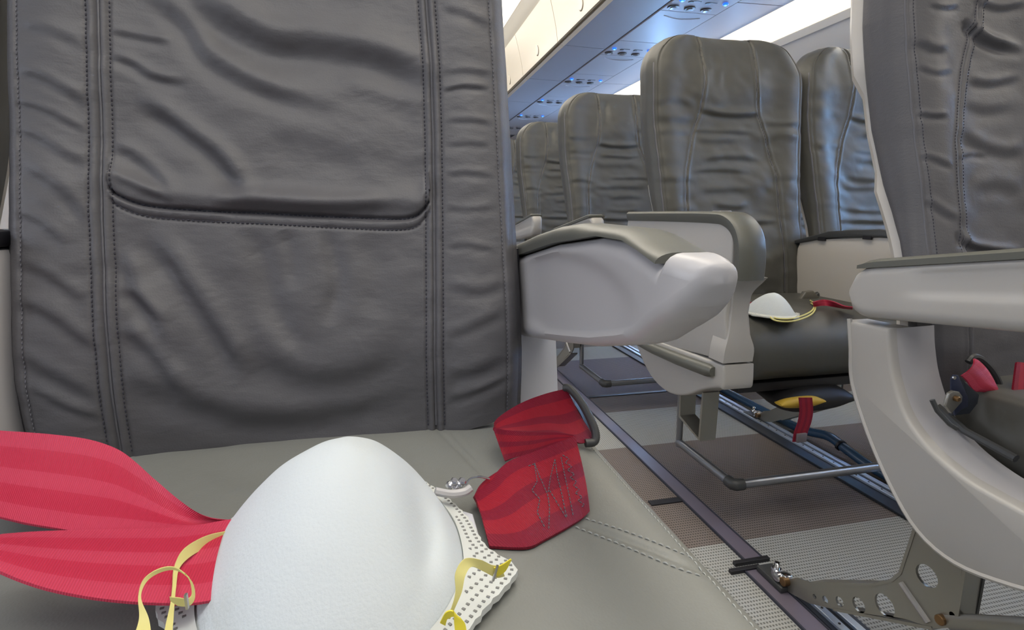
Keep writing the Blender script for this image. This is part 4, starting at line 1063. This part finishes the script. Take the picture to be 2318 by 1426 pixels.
zig = [[(1196, 1055), (1210, 1050), (1216, 1090), (1204, 1110), (1222, 1130), (1216, 1160), (1236, 1200)], [(1210, 1048), (1222, 1080), (1240, 1120), (1244, 1150), (1242, 1198)],
       [(1256, 1040), (1246, 1080), (1240, 1120)], [(1256, 1040), (1262, 1080), (1272, 1120), (1280, 1160), (1286, 1176)], [(1270, 1035), (1278, 1075), (1288, 1120), (1298, 1170)],
       [(1244, 1110), (1262, 1140), (1282, 1172)]]
zz_ = []
for k in range(15): zz_.append((1276+k*2.9+(10 if k % 2 else -3), 1030+k*8.6))
zig.append(zz_)
for z_ in zig:
    P3 = [hit(a, b) for a, b in z_]; P3 = [p for p in P3 if p is not None]
    if len(P3) > 1:
        lift_v = np.array([0, -.7, .7])
        stitches('zigzag_stitching', [tuple(p) for p in P3], .0034, .0024, .00045, M['stitch'], fl3, lift=.0003)
# buckle tongue beyond the mask rim
bk = thing('belt_buckle', (.05, .37, .474), 'pale metal belt buckle half hidden behind the right rim of the large mask', 'buckle')
plate = [(1000, 1108), (1050, 1112), (1070, 1118), (1086, 1170), (1108, 1245), (1158, 1250), (1140, 1270), (1080, 1262), (1020, 1180)]
P = [PZ(x, y, .492) for x, y in plate]
MB().prism([(p[0], p[1]) for p in P], .4705, .4758, 2, .0012).build('plate', M['plastic_white'], bk, angle=30)
MB().tube([PY(*p) for p in cr([(985, 1112, .372), (1020, 1118, .372), (1050, 1114, .374), (1066, 1104, .376)], 4)], .0032, 8).build('front_bar', M['plastic_cool'], bk)
MB().tube([PY(*p) for p in cr([(1054, 1098, .385), (1064, 1084, .388), (1085, 1079, .390), (1108, 1084, .392)], 5)], .0008, 6).build('wire', M['chrome'], bk)
kb = MB()
for (x, y) in ((1018, 1098), (1028, 1090), (1040, 1096), (1030, 1102), (1046, 1090)):
    kb.cyl(PY(x, y, .380), (.3, -.4, .8), .0032, .004, 9, .001)
kb.build('spring_knob', M['chrome'], bk)

# ---------------------------------------------------------------- belts on the tall seat
b3 = thing('seat_belt', (.9, 1.26, .48), 'red belt lying along the back of the tall seat cushion behind the small mask', 'seat belt')
A = [(1690, 684), (1710, 684), (1735, 686), (1760, 690)]; B = [(1690, 697), (1710, 698), (1735, 698), (1760, 700)]
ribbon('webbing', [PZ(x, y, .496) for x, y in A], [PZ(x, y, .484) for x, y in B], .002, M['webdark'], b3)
A = [(1840, 684), (1862, 678), (1885, 682), (1910, 692), (1930, 695)]; B = [(1842, 694), (1865, 692), (1885, 694), (1910, 698), (1930, 700)]
ribbon('webbing', [PZ(x, y, .497) for x, y in A], [PZ(x, y, .483) for x, y in B], .002, M['web'], b3)
q = PY(1822, 672, 1.20)
MB().prism([(q[0]-.030, q[2]-.012), (q[0]-.012, q[2]+.016), (q[0]+.012, q[2]+.018), (q[0]+.034, q[2]-.002), (q[0]+.026, q[2]-.018), (q[0]-.01, q[2]-.020)], 1.185, 1.20, 1, .003).build('buckle', M['metal_olive'], b3, angle=30)
q = PY(1856, 678, 1.22)
MB().tube([(q[0]-.022, 1.22, q[2]-.012), (q[0]-.012, 1.22, q[2]+.012), (q[0], 1.22, q[2]+.018), (q[0]+.014, 1.22, q[2]+.008), (q[0]+.024, 1.22, q[2]-.014)], .010, 8).build('strap_sleeve', M['dark_rubber'], b3)

# ---------------------------------------------------------------- belt and bracket on the near right seat
b4 = thing('seat_belt', (.78, .52, .47), 'red belt stub in a steel anchor bracket beside the near right cushion', 'seat belt')
def outl(P, Y, th_, nm, m, par, bev=.0012):
    Q = [PY(x, y, Y) for x, y in P]; return MB().prism([(p[0], p[2]) for p in Q], Y-th_/2, Y+th_/2, 1, bev, 2).build(nm, m, par, angle=30)
outl([(2152, 858), (2158, 848), (2168, 849), (2176, 868), (2190, 900), (2190, 920), (2176, 926), (2160, 940), (2152, 900)], .500, .003, 'anchor_plate', M['blueplate'], b4)
outl([(2176, 860), (2212, 892), (2208, 912), (2190, 935), (2150, 940), (2165, 915), (2184, 900)], .508, .006, 'rear_plate', M['railbase'], b4)
c = PY(2160, 900, .495)
outl([(2142, 900), (2146, 890), (2156, 884), (2168, 886), (2175, 896), (2174, 908), (2150, 935), (2137, 918)], .496, .005, 'lug', M['metal_olive'], b4)
MB().cyl((c[0]-.001, .491, c[2]), (0, -1, 0), .0035, .006, 14, .001).build('rivet', M['bolt'], b4)
hp = PY(2160, 855, .498); MB().cyl((hp[0], .498, hp[2]), (0, -1, 0), .0022, .002, 10).build('eyelet', M['chrome'], b4)
A = [(2204, 812, .530), (2216, 818, .528), (2235, 838, .524), (2252, 868, .520), (2256, 890, .518)]
B = [(2176, 850, .512), (2188, 862, .512), (2205, 884, .512), (2228, 888, .514), (2250, 893, .517)]
ribbon('webbing', [PY(*p) for p in A], [PY(*p) for p in B], .002, M['web'], b4, bulge=-.006)
MB().tube([PY(*p) for p in cr([(2192, 820, .536), (2204, 808, .536), (2222, 814, .535), (2245, 838, .534), (2260, 868, .532), (2260, 890, .530), (2240, 896, .530)], 5)], .0045, 8).build('strap_sleeve', M['dark_rubber'], b4)
MB().tube([PY(*p) for p in [(2110, 905, .500), (2122, 930, .495), (2150, 960, .485), (2166, 970, .482)]], .003, 8).build('spreader_bar', M['dark_rubber'], b4)
b5 = thing('seat_belt', (.84, .52, .47), 'red belt strap at the right picture edge on the near right seat', 'seat belt')
A = [(2300, 820, .525), (2296, 850, .515), (2290, 900, .50), (2290, 925, .495)]; B = [(2345, 825, .520), (2345, 850, .512), (2345, 900, .498), (2345, 935, .49)]
ribbon('webbing', [PY(*p) for p in A], [PY(*p) for p in B], .003, M['webdark'], b5)
